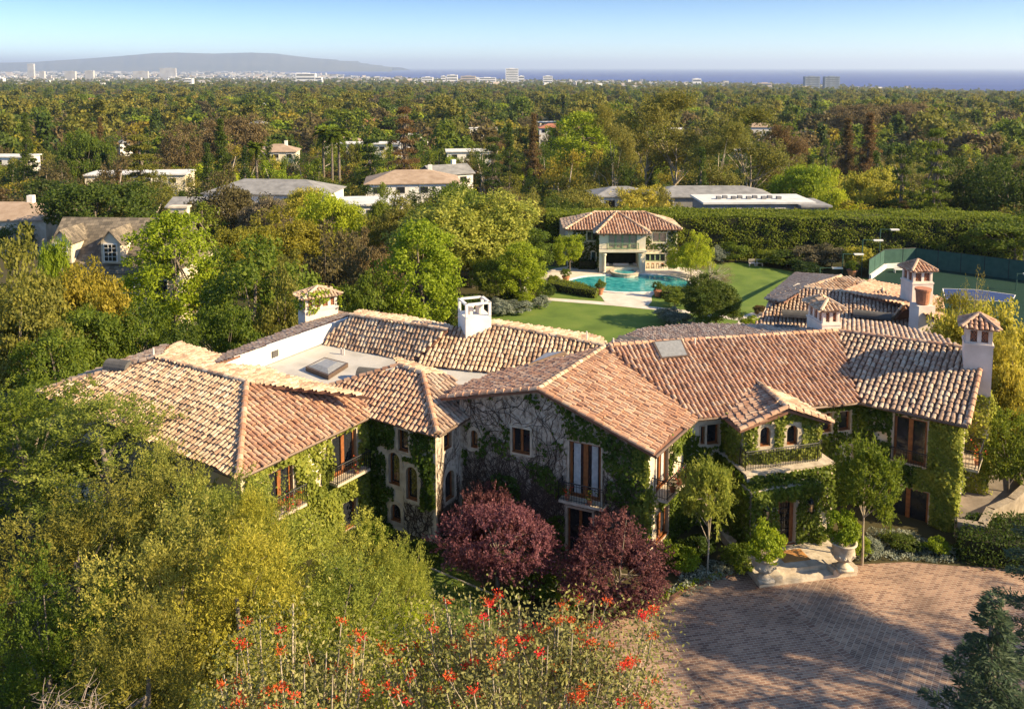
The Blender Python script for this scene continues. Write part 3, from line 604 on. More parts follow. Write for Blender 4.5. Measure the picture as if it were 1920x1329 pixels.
def chimney(cx, cy, z0, z1, w_, ang, d=None, capw=.28, h=.45, mat='tile_red', shaft=1.0):
    """white chimney: shaft, lattice chamber, tiled cap"""
    d = d or w_; rot_[0] = ang; zc = z1-shaft
    a = MB(); a.box((cx, cy, (z0+zc)/2), (w_+.12, d+.12, zc-z0), ang); a.box((cx, cy, zc+.06), (w_+.2, d+.2, .12), ang)
    ch = a.build('chimney', M['chimney'], villa)
    a = MB(); co, si = math.cos(ang), math.sin(ang); T = lambda x, y, z: (cx+x*co-y*si, cy+x*si+y*co, z)
    a.box((cx, cy, (zc+z1)/2), (w_-.24, d-.24, shaft), ang); k = a.build('chimney_flue', M['vent'], ch)
    a = MB(); nx_, ny_ = max(2, round(w_/.62)), max(2, round(d/.62)); hz_ = shaft
    for fx, n_, ln in ((0, nx_, w_), (1, ny_, d)):
        for s_ in (-1, 1):
            for i in range(n_+1):
                x = -ln/2+ln*i/n_; x = max(-ln/2+.09, min(ln/2-.09, x))
                p = T(x, s_*(d/2-.07), zc+hz_/2) if fx == 0 else T(s_*(w_/2-.07), x, zc+hz_/2); a.box(p, (.2, .14, hz_-.24) if fx == 0 else (.14, .2, hz_-.24), ang)
    a.box((cx, cy, z1-.08), (w_+.06, d+.06, .16), ang); a.box((cx, cy, zc+.15), (w_+.04, d+.04, .1), ang); a.build('chimney_pier', M['chimney'], ch)
    a = MB()
    for fx, ln in ((0, w_), (1, d)):
        for s_ in (-1, 1):
            for i in range(int(ln/.12)+4):
                for sg in (-1, 1):
                    x0 = -ln/2-.3+i*.15; x1 = x0+sg*.45; f_ = lambda x, z: (T(x, s_*(d/2-.1), z) if fx == 0 else T(s_*(w_/2-.1), x, z)); cl_ = lambda x: max(-ln/2+.12, min(ln/2-.12, x))
                    if abs(cl_(x0)-cl_(x1)) > .2: a.tube([f_(cl_(x0), zc+.2), f_(cl_(x1), z1-.2)], .022, 4, False)
    a.build('chimney_lattice', M['terra'], ch)
    pyramid(ch, (cx, cy), w_+capw*2, z1, h, M[mat], d=d+capw*2)
    return ch
def topz(px, py, x, y): return PY(px, py, y).z
c3 = P(1831, 700, 7.6); c3 = Vector((c3.x+.35, c3.y+.7, 0)); a3 = math.atan2(e.u.y, e.u.x)
chimney(c3.x, c3.y, -1, topz(1835, 614, 0, c3.y-.5), 1.25, a3+.25, mat='tile_red', h=.55)
c2 = P(1547, 625, 8.0); chimney(c2.x+.1, c2.y+.6, 6.5, topz(1547, 578, 0, c2.y), 1.05, .12, d=1.9, mat='tile_cream', h=.45, shaft=.95)
c1 = P(1725, 556, 7.0); chimney(c1.x, c1.y+.6, 4, topz(1725, 507, 0, c1.y), 1.5, .1, mat='tile_rust', h=.6, shaft=1.0, capw=.25)
c4 = PY(597, 600, 60.5); chimney(c4.x, c4.y, 3, topz(596, 552, 0, c4.y), 2.3, .6, d=1.25, mat='tile_cream', h=.5, shaft=.95)
# open white chimney box
c5 = P(889, 612, 8.2); s5 = .82; z5 = topz(889, 570, 0, c5.y); a = MB(); T5 = lambda x, y: (c5.x+x*math.cos(.35)-y*math.sin(.35), c5.y+.6+x*math.sin(.35)+y*math.cos(.35))
a.box((*T5(0, 0), 7.6), (1.64, 1.64, 2*(z5-.75-7.6)), .35)
for x in (-1, 1):
    for y in (-1, 1): a.box((*T5(x*.74, y*.74), z5-.4), (.16, .16, .8), .35)
    a.box((*T5(x*.74, 0), z5+.04), (.17, 1.66, .12), .35); a.box((*T5(0, x*.74), z5+.045), (1.62, .17, .11), .35)
b5 = a.build('chimney', M['white'], villa); a = MB()
for x in (-.3, .3): a.lathe((*T5(x, 0), z5-.8), [(.22, 0), (.24, .5), (.28, .52), (.28, .6), (.2, .6)], 12)
a.build('chimney_pot', M['chimney'], b5)
# terracotta pot chimney
c6 = P(1734, 612, 6.0); a = MB(); a.box((c6.x, c6.y+.5, 5.5), (1.2, 1.2, 3.9), .1); ch6 = a.build('chimney', M['chimney'], villa); a = MB(); a.lathe((c6.x, c6.y+.5, 7.5), [(.42, 0), (.5, .9), (.56, .95), (.56, 1.1), (.42, 1.1)], 16); a.build('chimney_pot', M['terra'], ch6)
# rear right ranges
i2 = (P(1508, 542, 6.6), P(1575, 548, 6.6), P(1500, 625, 4.6))
slope('i2', i2, [(1508, 541), (1576, 547), (1697, 571), (1770, 606), (1765, 640), (1572, 622), (1410, 617), (1440, 575)], M['tile_grey'])
i1 = (P(1577, 519, 6.2), P(1512, 540, 5.8), P(1437, 560, 4.6)); slope('i1', i1, [(1492, 512), (1577, 519), (1512, 540), (1470, 566), (1437, 560)], M['tile_grey'], sp=.32)
i3 = (P(1577, 519, 6.2), P(1631, 526, 5.8), P(1512, 540, 5.9)); slope('i3', i3, [(1577, 519), (1631, 526), (1576, 548), (1512, 540)], M['tile_cream'], sp=.32)
i4 = (P(1576, 547, 6.6), P(1697, 571, 6.6), P(1700, 540, 5.6)); slope('i4', i4, [(1576, 547), (1697, 571), (1770, 606), (1765, 560), (1700, 540), (1631, 526)], M['tile_rust'], sp=.3)
i5 = (P(1697, 573, 6.9), P(1668, 609, 5.2), P(1721, 606, 5.2)); slope('i5', i5, [(1697, 573), (1668, 609), (1721, 606)], M['tile_cream'])
i6 = (P(1653, 542, 6.7), P(1622, 556, 6.2), P(1684, 560, 6.2)); slope('i6', i6, [(1653, 542), (1622, 556), (1684, 560)], M['tile_cream'])
for k_, tri, p_, q_ in (('i2', i2, (1508, 541), (1576, 547)), ('i2', i2, (1576, 547), (1697, 571)), ('i1', i1, (1577, 519), (1512, 540)), ('i1', i1, (1512, 540), (1437, 560)), ('i5', i5, (1697, 573), (1668, 609))): caps(rf[k_], PX(*p_, *tri), PX(*q_, *tri), M['tile_cream'], .16)
for v_ in [(1466, 588, 5.6, .95, -.25, 2.6), (1600, 588, 5.8, .9, -.4, 2.6), (1690, 560, 6.2, .9, -.5, 2.0)]: vent(*v_, r=.42)
a = MB(); ip = [tuple(P(x, y, z))[:2] for x, y, z in ((1440, 563, 4.4), (1420, 612, 4.4), (1580, 630, 4.4), (1755, 640, 4.4), (1755, 600, 5), (1690, 552, 5), (1625, 530, 5), (1496, 517, 5))]
a.prism(ip, -6, 4.3); a.build('rear_wall', M['stucco'], villa)
# ------------------------------------------------------------------ entrance steps, doormat, urns
st = thing('entrance_steps', 'low travertine entrance steps in front of the front door', 'steps', P(1500, 1085, 0))
F0, F1 = P(1424, 1102, 0), P(1607, 1079, 0); fd = (F1-F0).normalized(); fn = Vector((fd.y, -fd.x, 0))
fb = lambda mb, a0, a1, d0, d1, z0, z1: mb.prism([tuple(F0+fd*a0-fn*d0)[:2], tuple(F0+fd*a1-fn*d0)[:2], tuple(F0+fd*a1-fn*d1)[:2], tuple(F0+fd*a0-fn*d1)[:2]], z0, z1)
LF = (F1-F0).length
a = MB(); fb(a, 0, LF, 0, 4.6, -.2, .19); a.build('step', M['stone'], st); a = MB(); fb(a, .02, LF-.02, .55, 4.55, .192, .40); a.build('landing', M['stone'], st)
a = MB(); fb(a, LF-1.25, LF+.02, -.02, .95, .194, .44); fb(a, -.02, 1.15, -.02, .95, .194, .44); a.build('pedestal_block', M['stone'], st)
mt_ = MB(); mc = P(1486, 1042, .4); mt_.box((mc.x, mc.y, .42), (1.35, .95, .035), math.atan2(fd.y, fd.x)); tag(mt_.build('doormat', M['mat']), 'brown coir doormat lying in front of the front door', 'doormat')
# ------------------------------------------------------------------ ivy and vines on the walls
def noise2(seed):
    r = np.random.default_rng(seed); k = r.normal(size=(10, 2))*np.linspace(.5, 2.6, 10)[:, None]; ph = r.uniform(0, 6.28, 10); am = 1/np.linspace(1, 2.2, 10)
    return lambda x, y: sum(am[i]*np.sin(k[i, 0]*x+k[i, 1]*y+ph[i]) for i in range(10))/2.2
def ivy(label, parts, mat='ivy', dens=270, size=.165, seed=0, group='ivy on the villa walls', name='climbing_ivy'):
    """parts: (wall, u0, u1, z0, z1, cover 0-1, top function or None, pad round the openings)"""
    Cs, Ds, Ns, Ls = [], [], [], []
    for j, (wl, u0, u1, z0, z1, cov, top, pad) in enumerate(parts):
        r = np.random.default_rng(seed*31+j); n = int((u1-u0)*(z1-z0)*dens); u = r.uniform(u0, u1, n); z = r.uniform(z0, z1, n)
        f = noise2(seed*7+j)(u, z); thr = np.quantile(f, 1-cov) if cov < 1 else -99; ok = f+r.normal(0, .08, n) > thr
        for o in wl.ops: ok &= ~((u > o[0]-pad) & (u < o[1]+pad) & (z > o[2]-pad) & (z < o[3]+pad))
        if top: ok &= z < top(u)
        u, z = u[ok], z[ok]; n = len(u); d = .04+.16*np.abs(r.normal(0, 1, n))*(.6+.4*np.sin(u*3.1+z*2.3))
        C = np.outer(u, wl.u)+np.outer(z, (0, 0, 1))+np.outer(d, wl.n)+np.array(wl.a)
        Nn = np.array(wl.n)+r.normal(0, .55, (n, 3))+np.array((0, 0, .35)); D = np.array((0, 0, -.7))+r.normal(0, .6, (n, 3)); D -= Nn*(np.sum(D*Nn, 1)/np.sum(Nn*Nn, 1))[:, None]
        Cs.append(C); Ds.append(D); Ns.append(Nn); Ls.append(size*r.uniform(.6, 1.35, n))
    C, D, Nn, L = np.concatenate(Cs), np.concatenate(Ds), np.concatenate(Ns), np.concatenate(Ls)
    Nn /= np.linalg.norm(Nn, axis=1, keepdims=True); V, q = leafquads(C, D, Nn, L, L*.85)
    return tag(obj(name, npmesh(name, V, q, M['l_'+mat])), label, 'ivy', group)
def vines(label, wl, u0, u1, z0, top, n=150, seed=0):
    """bare stems wandering up the wall"""
    r = random.Random(seed); mb = MB()
    for i in range(n):
        u = r.uniform(u0, u1); z = r.uniform(z0, z0+3.5) if i % 3 else r.uniform(z0, top(u)); a = r.uniform(.3, 2.8); p = []; L = r.randint(10, 26)
        for k in range(L):
            if not (u0 < u < u1 and z0 < z < top(u)): break
            if any(o[0]-.1 < u < o[1]+.1 and o[2]-.1 < z < o[3]+.1 for o in wl.ops): break
            p.append(wl.at(u, z, .02+r.uniform(0, .03))); u += .16*math.cos(a); z += .16*math.sin(a); a += r.gauss(0, .33)+.05*(1.57-a)
        if len(p) > 2: w0 = r.choice([.011, .013, .016, .024]); mb.tube(p, [w0*(1-.6*k/len(p)) for k in range(len(p))], 3, False)
    return tag(mb.build('bare_vine', M['vine']), label, 'vine')
W_ = WL
gt = lambda u: 6.05+(1.9*min(u/up, 1)+1.0*(1-min(u/up, 1))-.1 if u < up else 1.95*(g.L-u)/(g.L-up)-.1)
gtn = np.vectorize(gt)
vines('bare brown vine stems netted across the shaded gable wall', g, .1, g.L-.1, -.8, gt, 1700, 3)
vines('bare vine stems netted over the right side of the corner tower', t2, .05, t2.L-.05, -.8, lambda u: 6, 420, 5)
vines('bare vine stems on the foot of the corner tower', t, 2.2, t.L-.1, -.8, lambda u: 3.5, 200, 6)
ivy('thin green ivy patches between bare stems on the gable wall', [(g, .2, g.L-.1, 4.0, 8, .44, gtn, .12), (g, .2, g.L-.1, 0, 4.2, .26, None, .12)], dens=150, seed=1)
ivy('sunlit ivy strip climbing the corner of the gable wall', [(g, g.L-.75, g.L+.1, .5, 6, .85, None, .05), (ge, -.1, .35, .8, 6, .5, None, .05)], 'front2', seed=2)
ivy('ivy between the corner balcony and the entrance range', [(ge, 1.2, ge.L, -.3, 6.05, .9, None, .06), (mn, 0, 2.6, -.2, 4.9, .95, None, .12)], seed=3)
ivy('dense ivy on the left wing round the plaster panel', [(lw, .2, lw.L-1.5, -.5, 6.0, .97, lambda u: np.where((u > u_-.55) & (u < u_+.55), 3.2, 9), .08), (lw, u_-.6, u_+.6, z_+.42, 6.0, .9, None, .02), (lw, u_+.5, lw.L, -.5, 6, .92, None, .08)], 'front2', seed=4)
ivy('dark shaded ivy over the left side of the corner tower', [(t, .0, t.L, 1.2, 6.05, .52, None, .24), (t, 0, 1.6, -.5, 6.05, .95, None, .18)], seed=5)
ivy('lush ivy round the two arched windows over the porch', [(bw, 0, bw.L, ZB, 6.05, 1, None, .22), (bw, .2, bw.L-.2, 6.0, 6.7, 1, lambda u: 6.0+.75*(1-np.abs(u-upk)/max(upk, bw.L-upk)), .2), (WL['bayl'], 0, WL['bayl'].L, ZB, 6.1, 1, None, .1)], 'front2', seed=6)
pf = Wall(((S[0]+sdir*.5).x, (S[0]+sdir*.5).y), (S[1].x, S[1].y), -.2, ZB); pf.a = pf.a+sn*.05
pfs = Wall((S[0]+sdir*.5-sn*4.2)[:2], (S[0]+sdir*.5)[:2], -.2, ZB); pws = Wall((q0-sn*2.4)[:2], q0[:2], -.2, 3.4)
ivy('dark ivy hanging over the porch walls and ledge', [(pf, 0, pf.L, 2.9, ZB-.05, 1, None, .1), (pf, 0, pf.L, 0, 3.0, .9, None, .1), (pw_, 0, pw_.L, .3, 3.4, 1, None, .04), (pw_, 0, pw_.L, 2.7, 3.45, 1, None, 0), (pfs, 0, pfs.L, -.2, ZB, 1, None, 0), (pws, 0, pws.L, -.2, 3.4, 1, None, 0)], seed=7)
ivy('ivy on the long entrance range right of the porch', [(mn, (bw.b-mn.a).dot(mn.u), mn.L, -.2, 6.05, .95, None, .1), (e, 0, .6, -.2, 6.05, .95, None, .1)], seed=8)
ivy('ivy between the tall windows of the right-hand range', [(e, .3, e.L-1.9, -.2, 6.05, .98, None, .1)], seed=9)
ivy('thick bright ivy column on the right-hand corner of the villa', [(e, e.L-2.0, e.L+.12, -.5, 6.0, 1, None, .1), (e, e.L-2.0, e.L+.12, -.5, 6.0, 1, None, .1), (en, -.1, 1.0, -.5, 6.0, 1, None, .05)], 'front2', size=.15, seed=10)
cwl = []
for k in range(4):
    a0 = a3+.25+k*math.pi/2; ux = Vector((math.cos(a0), math.sin(a0), 0)); nx_ = Vector((ux.y, -ux.x, 0)); c_ = c3+nx_*.7; w1 = Wall((c_-ux*.7)[:2], (c_+ux*.7)[:2], -1, 6); cwl.append((w1, 0, w1.L, -1, 6.4, .97, None, 0))
ivy('ivy column clothing the right-hand chimney shaft', cwl, 'front2', size=.15, seed=11)
cwl = []
for k in range(4):
    a0 = .6+k*math.pi/2; ux = Vector((math.cos(a0), math.sin(a0), 0)); nx_ = Vector((ux.y, -ux.x, 0)); c_ = Vector((c4.x, c4.y, 0))+nx_*(.75 if k % 2 == 0 else 1.25); w1 = Wall((c_-ux)[:2], (c_+ux)[:2], 5, 9); cwl.append((w1, 0, w1.L, 7, 8.6, .6, None, 0))
ivy('yellow-green creeper round the foot of the left-hand chimney', cwl, 'lime', dens=120, seed=12)
# ------------------------------------------------------------------ paving and beds in front
def sheet(name, px, z, mat, label, kind='structure', cat=None):
    a = MB(); p = [P(x, y, z) for x, y in px]; a.add(p, [tuple(range(len(p)))]); return tag(a.build(name, mat), label, cat, kind=kind)
def smooth(px, n=6):
    out = []; k = len(px)
    for i in range(k):
        p0, p1, p2, p3 = px[i-1], px[i], px[(i+1) % k], px[(i+2) % k]
        for j in range(n):
            t = j/n; out.append(tuple(.5*(2*b+(c-a)*t+(2*a-5*b+4*c-d)*t*t+(3*b-a-3*c+d)*t**3) for a, b, c, d in zip(p0, p1, p2, p3)))
    return out
def brickmat(name, rot, bw_=.31, bh=.14, cols=((.175, .092, .062), (.37, .225, .148)), mort=(.41, .32, .235), off=.5):
    m, n, b = nodes(name); tc = N(n, 'TexCoord'); mp = N(n, 'Mapping'); mp.inputs['Rotation'].default_value = (0, 0, rot); n.links.new(tc.outputs['Object'], mp.inputs[0])
    t = N(n, 'TexBrick', offset=off); t.inputs['Scale'].default_value = 1; t.inputs['Brick Width'].default_value = bw_; t.inputs['Row Height'].default_value = bh; t.inputs['Mortar Size'].default_value = .014; t.inputs['Bias'].default_value = 0
    t.inputs['Color1'].default_value = (*cols[0], 1); t.inputs['Color2'].default_value = (*cols[1], 1); t.inputs['Mortar'].default_value = (*mort, 1); n.links.new(mp.outputs[0], t.inputs[0])
    z = N(n, 'TexNoise'); z.inputs['Scale'].default_value = .45; z.inputs['Detail'].default_value = 7; n.links.new(tc.outputs['Object'], z.inputs[0]); r = ramp(n, [(.55, .53, .52), (.95, .93, .9), (1.15, 1.12, 1.05)], z.outputs[0], [.32, .5, .68])
    mx = N(n, 'Mix', data_type='RGBA', blend_type='MULTIPLY'); mx.inputs[0].default_value = .8; n.links.new(t.outputs[0], mx.inputs[6]); n.links.new(r.outputs[0], mx.inputs[7]); n.links.new(mx.outputs[2], b.inputs['Base Color']); b.inputs['Roughness'].default_value = .85
    bp = N(n, 'Bump'); bp.inputs['Strength'].default_value = .5; bp.inputs['Distance'].default_value = .02; bp.invert = True; n.links.new(t.outputs['Fac'], bp.inputs['Height']); n.links.new(bp.outputs[0], b.inputs['Normal'])
    return m
ra = math.atan2(fd.y, fd.x)
a = MB(); edge = smooth([(1090, 1168), (1150, 1163), (1235, 1140), (1310, 1098), (1400, 1072), (1425, 1050)])[:30]
dw = [P(x, y, .012) for x, y in edge]+[P(1600, 1058, .012), P(1700, 1053, .012), P(1790, 1060, .012)]+[Vector((30, 39.5, .012)), Vector((60, 36, .012)), Vector((60, -5, .012)), Vector((2, -5, .012)), Vector((-1, 20, .012))]
a.add(dw, [tuple(range(len(dw)))]); tag(a.build('driveway', brickmat('brick_paving', -ra)), 'wide forecourt paved in reddish brick', kind='structure')
a = MB()                                                   # basketweave band and soldier borders let into the paving
b0_, b1_ = P(1495, 1094, .017), P(1800, 1330, .017); bd = (b1_-b0_).normalized(); bs = Vector((-bd.y, bd.x, 0)); b1_ = b1_+bd*12
a.add([b0_-bs*1.6, b1_-bs*1.6, b1_+bs*1.6, b0_+bs*1.6], [(0, 1, 2, 3)]); a.build('paving_band', brickmat('brick_weave', -ra+R(45), .24, .12, ((.15, .082, .056), (.37, .23, .15)), off=0))['kind'] = 'structure'
bm_ = brickmat('brick_border', -math.atan2(bd.y, bd.x), .17, .34, off=0)
a = MB()
for s_ in (-1, 1): a.add([b0_+bs*s_*1.62-bs*.17+Vector((0, 0, .004)), b1_+bs*s_*1.62-bs*.17+Vector((0, 0, .004)), b1_+bs*s_*1.62+bs*.17+Vector((0, 0, .004)), b0_+bs*s_*1.62+bs*.17+Vector((0, 0, .004))], [(0, 1, 2, 3)])
c0, c1_ = P(1240, 1185, .021), P(1345, 1330, .021); cd = (c1_-c0).normalized(); cs = Vector((-cd.y, cd.x, 0)); a.add([c0-cs*.1, c1_+cd*9-cs*.1, c1_+cd*9+cs*.1, c0+cs*.1], [(0, 1, 2, 3)])
a.build('paving_border', bm_)['kind'] = 'structure'
a = MB(); vs = []                                          # curved brick edging of the drive
for i, (x, y) in enumerate(edge):
    p = P(x, y, 0); q_ = P(*edge[min(i+1, len(edge)-1)], 0)-P(*edge[max(i-1, 0)], 0); nn = Vector((-q_.y, q_.x, 0)).normalized(); vs += [p+Vector((0, 0, .09))-nn*.0, p+Vector((0, 0, .09))+nn*.22, p-nn*.0, p+nn*.22]
a.add(vs, [f for i in range(len(edge)-1) for f in ((4*i, 4*i+4, 4*i+5, 4*i+1), (4*i+2, 4*i+6, 4*i+4, 4*i), (4*i+1, 4*i+5, 4*i+7, 4*i+3))]); a.build('kerb_edging', M['tile_pan'])['kind'] = 'structure'
def grassy(name, poly3, mat, h, dens, label, size=.05, seed=0, cat=None, kind='stuff', spread=1.0, up_=1.0):
    """low leafy cover over a polygon (one mass)"""
    r = np.random.default_rng(seed); p = np.array([tuple(v) for v in poly3]); x0, y0 = p[:, 0].min(), p[:, 1].min(); x1, y1 = p[:, 0].max(), p[:, 1].max()
    n = int((x1-x0)*(y1-y0)*dens); x = r.uniform(x0, x1, n); y = r.uniform(y0, y1, n); ok = inpoly(x, y, [(q[0], q[1]) for q in p]); x, y = x[ok], y[ok]; n = len(x)
    f = noise2(seed+99)(x*2.2, y*2.2); hh = h*np.clip(.6+.5*f, .15, 1.3); C = np.stack([x, y, p[0, 2]+hh*r.uniform(.25, 1, n)], 1)
    D = r.normal(0, spread, (n, 3)); D[:, 2] = np.abs(D[:, 2])*up_+.2; Nn = r.normal(0, .6, (n, 3))+np.array((0, 0, 1)); V, q = leafquads(C, D, Nn/np.linalg.norm(Nn, axis=1, keepdims=True), size*r.uniform(.7, 1.4, n), size*.7)
    return tag(obj(name, npmesh(name, V, q, mat)), label, cat, kind=kind)
pp = lambda px, z=0: [P(x, y, z) for x, y in px]
grassy('ground_cover', pp(edge[:20]+[(1385, 1078), (1330, 1082), (1280, 1100), (1200, 1120), (1120, 1140)]), M['l_lime'], .28, 320, 'low bright green ground cover along the curved drive edge', .1, 1)
grassy('silver_ground_cover', pp([(1250, 1110), (1300, 1066), (1370, 1050), (1395, 1075), (1345, 1092), (1290, 1120)]), M['l_silver'], .4, 300, 'silvery bed between the plum tree and the steps', .11, 2)
grassy('silver_ground_cover', pp([(1600, 1045), (1630, 1000), (1710, 1003), (1795, 1040), (1788, 1058), (1700, 1051), (1608, 1056)]), M['l_silver'], .4, 300, 'silvery bed along the wall right of the steps', .11, 3)
grassy('climbing_ivy', [q0+Vector((0, 0, 3.0)), q1+Vector((0, 0, 3.0)), q1-sn*1.0+Vector((0, 0, 3.0)), q0-sn*1.0+Vector((0, 0, 3.0))], M['l_ivy'], .2, 260, 'ivy trailing over the ledge above the front door', .17, 14, 'ivy', None)
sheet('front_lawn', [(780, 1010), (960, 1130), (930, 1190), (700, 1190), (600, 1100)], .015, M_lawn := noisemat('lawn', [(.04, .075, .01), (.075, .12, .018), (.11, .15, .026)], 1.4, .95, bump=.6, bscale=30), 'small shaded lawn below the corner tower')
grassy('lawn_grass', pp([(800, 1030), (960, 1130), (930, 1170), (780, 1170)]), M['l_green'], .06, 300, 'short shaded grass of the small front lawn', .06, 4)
a = MB(); p_, q_ = P(800, 1062, 0), P(950, 1125, 0); a.tube([p_, p_.lerp(q_, .5), q_], .06, 5); tag(a.build('lawn_edging', M['stone']), 'pale stone edging strip of the front lawn', 'edging')
# ------------------------------------------------------------------ trees
def clump_points(r, shape, n):
    """clump centres in a unit crown: x, y in -.5...5, z in 0..1"""
    out = []
    lob = [(r.uniform(0, 6.28), r.uniform(-.6, 1), r.uniform(.2, .7)) for _ in range(8)]
    while len(out) < n:
        th = r.uniform(0, 6.28); s = r.uniform(-.75, 1); rad = r.uniform(.35, 1)**.45
        b = 1+sum(a*max(0, math.cos(th-t)*math.cos((s-h)*1.4))**4 for t, h, a in lob)-.34
        b = min(b, 1.1); c = math.sqrt(max(0, 1-s*s))
        if shape == 'round': p = (.5*rad*b*c*math.cos(th), .5*rad*b*c*math.sin(th), .5+.5*rad*b*s*.95)
        elif shape == 'dome':
            s = abs(s)**.8*(1 if s > -.3 else -.15); c = math.sqrt(max(0, 1-s*s)); p = (.5*rad*b*c*math.cos(th), .5*rad*b*c*math.sin(th), .28+.7*rad*b*max(s, -.25))
        elif shape == 'cone':
            z = r.random()**1.4; k = (1-z)**.85*(.72+.28*math.sin(z*34)); q = r.uniform(.3, 1)**.5; p = (.5*k*q*b*math.cos(th), .5*k*q*b*math.sin(th), z)
        elif shape == 'column':
            z = r.random(); k = (math.sin(min(1, z*1.25+.12)*math.pi*.5 if z < .7 else (1-z)/.3*math.pi*.5))**.6; q = r.uniform(.3, 1)**.5; p = (.5*k*q*b*math.cos(th), .5*k*q*b*math.sin(th), z)
        elif shape == 'layer':
            z = (int(r.random()*9)+.5)/9; k = (1-z*.72)*(.75+.25*math.sin(z*40+th*2)); q = r.uniform(.1, 1)**.6; p = (.5*k*q*b*math.cos(th), .5*k*q*b*math.sin(th), z+r.gauss(0, .012)-.05*q)
        elif shape == 'open':
            i = int(r.random()*9); a0 = i*2.4; h0 = .35+.62*((i*.618) % 1); k = .33*(1.05-abs(h0-.6)*.8); p = (k*math.cos(a0)+r.gauss(0, .085), k*math.sin(a0)+r.gauss(0, .085), min(1, max(.15, h0+r.gauss(0, .06))))
        out.append(p)
    return out
def make_tree(name, seed, shape, Wd, Ht, nc, lpc, cr, leaf, low=.18, tr=.03, mat='l_olive', bark='bark', up_=.3, trunk=True, flat=.75, asp=.5, limbs=9, twig=0, merged=False):
    r = random.Random(seed); q = np.random.default_rng(seed); cp = np.array(clump_points(r, shape, nc)); cp[:, :2] *= Wd; cp[:, 2] = Ht*(low+(1-low)*cp[:, 2])
    n = nc*lpc; ci = np.repeat(np.arange(nc), lpc); dirs = q.normal(size=(n, 3)); dirs /= np.linalg.norm(dirs, axis=1, keepdims=True)
    rs = q.uniform(.7, 1.3, nc)*cr
    cen = np.array((0, 0, Ht*(low+(1-low)*.42))); outv = cp-cen; outv /= (np.linalg.norm(outv, axis=1, keepdims=True)+1e-6)
    if twig:                                             # leaves strung along shoots
        sd = outv*.8+q.normal(0, .45, (nc, 3))+np.array((0, 0, up_)); sd /= np.linalg.norm(sd, axis=1, keepdims=True)
        k = q.integers(0, twig, n); tw = q.normal(0, .5, (nc, twig, 3))+sd[:, None, :]; tw /= np.linalg.norm(tw, axis=2, keepdims=True)
        tt = q.uniform(0, 1, n); ax = tw[ci, k]; C = cp[ci]+ax*(tt*rs[ci]*2.0)[:, None]+q.normal(0, cr*.13, (n, 3)); D = ax+q.normal(0, .55, (n, 3)); Nn = outv[ci]*.5+q.normal(0, .6, (n, 3))+np.array((0, 0, .5))
    else:
        C = cp[ci]+dirs*(q.uniform(0, 1, n)**.4*rs[ci])[:, None]*np.array((1, 1, flat)); D = q.normal(size=(n, 3))+dirs*.5+np.array((0, 0, up_-.3)); Nn = dirs*.7+outv[ci]*.5+q.normal(0, .5, (n, 3))+np.array((0, 0, .4))
    Nn /= np.linalg.norm(Nn, axis=1, keepdims=True); V, f = leafquads(C, D, Nn, leaf*q.uniform(.6, 1.4, n), leaf*asp*q.uniform(.8, 1.2, n))
    tb = MB(); R0_ = tr*Ht; lean = r.uniform(-.04, .04)*Ht; topz_ = Ht*(low+(1-low)*(.85 if shape in ('cone', 'layer', 'column') else .5))
    path = [(lean*t*t+r.gauss(0, .006*Ht)*(t > 0), r.gauss(0, .006*Ht)*(t > 0), topz_*t-.3*(t == 0)) for t in (0, .2, .4, .6, .8, 1)]
    tb.tube(path, [R0_*1.25, R0_*.9, R0_*.8, R0_*.65, R0_*.5, R0_*.3], 7)
    for i in range(limbs):
        c = cp[r.randrange(nc)]; t = r.uniform(.5, .95); b_ = Vector(path[min(5, int(t*5))]); e_ = Vector(c); m_ = b_.lerp(e_, .5)+Vector((0, 0, .06*Ht*r.uniform(-.3, 1)))
        tb.tube([b_, m_, e_], [R0_*.42, R0_*.28, R0_*.1], 5, False)
    if merged:
        tv = np.array(tb.v); tf = [x if len(x) == 4 else x for x in tb.f if len(x) == 4]; V2 = np.concatenate([V, tv]); f2 = np.concatenate([f, np.array(tf)+len(V)]); mi = np.zeros(len(f2), int); mi[len(f):] = 1
        return npmesh(name, V2, f2, [M[mat], M[bark]], mi)
    o = tb
    me_t = bpy.data.meshes.new(name+'_trunk'); me_t.from_pydata(o.v, [], o.f); me_t.materials.append(M[bark]); me_t.polygons.foreach_set('use_smooth', [True]*len(o.f)); me_t.update()
    return (me_t, npmesh(name+'_crown', V, f, M[mat]), Wd, Ht)
ALL = []                                                  # every tree placed: (object, descriptor, px, py)
def place(proto, x, y, z, wd, ht, name, desc, cat='tree', col=None, group=None, label=None, rot=None, lean=None):
    me_t, me_c, w0, h0 = proto
    o = thing(name, label, cat, (x, y, z), group); o.scale = (wd/w0, wd/w0, ht/h0); o.rotation_euler.z = random.uniform(0, 6.28) if rot is None else rot
    if lean: o.rotation_euler.x, o.rotation_euler.y = lean
    if me_t is not None: obj('trunk', me_t, o)
    c = obj('crown', me_c, o)
    if col: c.material_slots[0].link = 'OBJECT'; c.material_slots[0].material = M['l_'+col]
    if not label: ALL.append((o, desc, *W2P((x, y, z+ht*.6))))
    return o
def tree_px(proto, px, ytop, Y, wpx, name, desc, col=None, group=None, label=None, cat='tree', z=None, k=1.0, rot=None):
    b = PY(px, 600, Y); top = PY(px, ytop, Y).z; z0 = zg(b.x, Y) if z is None else z
    return place(proto, b.x, Y, z0, wpx*Y/F*k*.95, max(1, (top-z0)*.95), name, desc, cat, col, group, label, rot)
M['bark_tan'] = noisemat('bark_tan', [(.26, .21, .14), (.46, .38, .28)], 3, .9)
